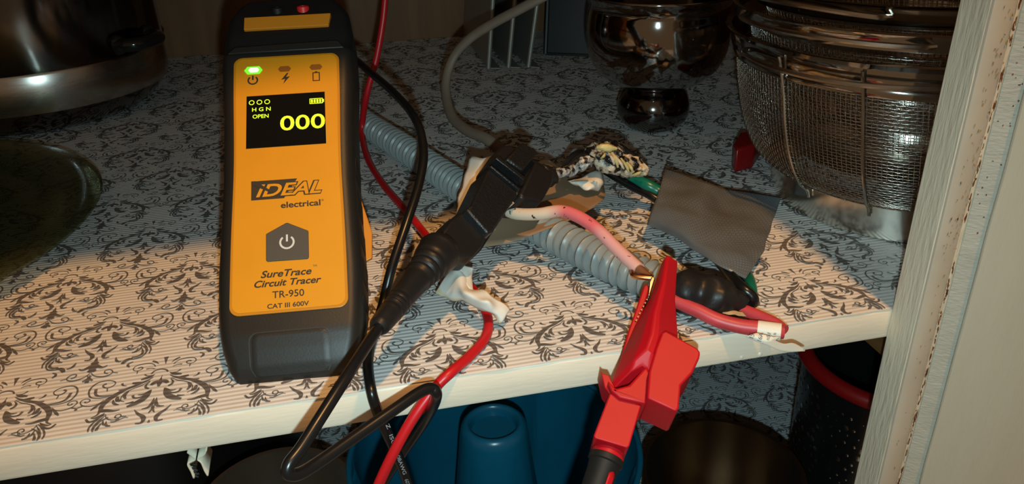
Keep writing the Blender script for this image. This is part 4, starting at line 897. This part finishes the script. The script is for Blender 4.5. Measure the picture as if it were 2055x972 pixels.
tb = [tuple(p) for p in cr([(.0155, .118, 0), (.0165, .1225, 0), (.0185, .1245, 0), (.0215, .1235, 0), (.0240, .1185, .0), (.0275, .095, .01), (.0325, .065, .02), (.0400, .036, .03), (.0530, .016, .05), (.0660, .010, .07), (.0800, .018, .08), (.0900, .042, .075), (.0960, .075, .06), (.1000, .100, .03), (.1020, .104, .01), (.1045, .106, 0), (.1045, .108, 0), (.1010, .1075, 0), (.1015, .100, .03), (.0980, .072, .06), (.0920, .038, .075), (.082, .010, .07), (.066, .003, .05), (.05, .005, .03)], 3)]
lobed('pan_body', tb, M['bluepan'], g, lobes=9, ph=.3)
lathe('tube_cap', [(.0, .0), (.0158, .0)], bcx+Vector((0, 0, .119*1.40)), M['bluepan'], g, n=40, caps=(False, False))
def saucepan(label, far, d, r, h_under, name='saucepan', wall=.0009, m=None):
    p = D(far[0], far[1], d); dirn = Vector((p.x-CAM.x, p.y-CAM.y, 0)).normalized(); c = p-dirn*r; c = Vector((c.x, c.y, FZ)); H = p.z-FZ
    g = thing(name, label, 'saucepan', c)
    lathe('body', [(0, 0), (r*.86, 0), (r*.95, .004), (r*.985, .012), (r, H*.5), (r, H-.002), (r+.0022, H-.0005), (r+.0022, H+.0004), (r-wall, H), (r-wall, .012), (r*.9, .004), (0, .003)], c, m or M['potsteel'], g, n=96, caps=(False, False))
    return g, c, H
M['potsteel'] = mat('pan_steel', (0.36, 0.29, 0.22), 0.24, 1.0, rvar=.05, vscale=40, stretch=(1, 1, .1))
M['potsteel2'] = mat('satin_steel', (0.55, 0.48, 0.41), 0.36, 1.0, rvar=.05, vscale=40, stretch=(1, 1, .1))
sp1, c1, H1 = saucepan('round steel saucepan under the shelf at left, below the spring clip', (535, 910), .600, .052, .08, m=M['potsteel2'])
sp2, c2, H2 = saucepan('steel saucepan under the shelf at right, below the red clip', (1462, 848), .640, .0575, .08)
for g_, c_, H_, an, r_ in ((sp1, c1, H1, 200, .052), (sp2, c2, H2, 280, .0575)):
    a = math.radians(an); b = Vector((c_.x+math.cos(a)*r_, c_.y+math.sin(a)*r_, c_.z+H_-.014)); d_ = Vector((math.cos(a), math.sin(a), .05))
    tube('handle', [b, b+d_*.03, b+d_*.06+Vector((0, 0, .004)), b+d_*.09+Vector((0, 0, .006))], [.004, .005, .006, .0055], M['blackplasticglossy'], g_, n=10, flat=.5)
# nearly black pot added and sized to stand in for the darkness at far left
M['blackpot'] = mat('dark_filler_pot', (0.006, 0.005, 0.005), 0.4)
kc = Vector((-.225, .37, FZ)); g = thing('dark_filler_pot', 'nearly black lidded pot added to stand in for the darkness under the shelf at far left', 'pot', kc)
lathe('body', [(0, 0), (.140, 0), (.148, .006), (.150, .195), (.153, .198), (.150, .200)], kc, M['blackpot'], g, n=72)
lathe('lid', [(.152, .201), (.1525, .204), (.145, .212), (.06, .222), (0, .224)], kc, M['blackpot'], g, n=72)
# dark perforated pot with a red rim, its glints added as pale steel dots
cc = Vector((.405, .120, FZ)); H = .164
g = thing('perforated_pot', 'black perforated pot with added glint dots and a red rim under the shelf at far right', 'colander', cc)
M['blackenamel'] = mat('black_enamel', (0.006, 0.006, 0.006), 0.22)
M['speck'] = mat('glint_steel', (0.55, 0.56, 0.58), 0.22, 1.0)
lathe('body', [(0, 0), (.066, 0), (.070, .004), (.0705, H), (.0685, H), (.0680, .006), (0, .005)], cc, M['blackenamel'], g, n=80, caps=(False, False))
ring('red_rim', cc+Vector((0, 0, H+.002)), .0715, .0062, M['redenamel'], g, n=72, m=12)
V = []; F = []
for j in range(18):
    for i in range(54):
        a = 2*math.pi*(i+.5*(j % 2))/54+rnd.uniform(-.03, .03); z = .010+j*.0078+rnd.uniform(-.0015, .0015); r0 = rnd.choice([.0007, .0010, .0014, .0020, .0026])
        b = len(V); cx_, cy_ = .0706*math.cos(a), .0706*math.sin(a); tx, ty = -math.sin(a), math.cos(a); q = rnd.uniform(.0002, .0007)
        for k in range(6):
            t = 2*math.pi*k/6; V.append(cc+Vector((cx_+tx*r0*math.cos(t), cy_+ty*r0*math.cos(t), z+r0*math.sin(t))))
        V.append(cc+Vector(((.0706+q)*math.cos(a), (.0706+q)*math.sin(a), z)))
        for k in range(6): F.append((b+k, b+(k+1) % 6, b+6))
mk('glint_dots', V, F, M['speck'], g, kind='stuff', angle=180)
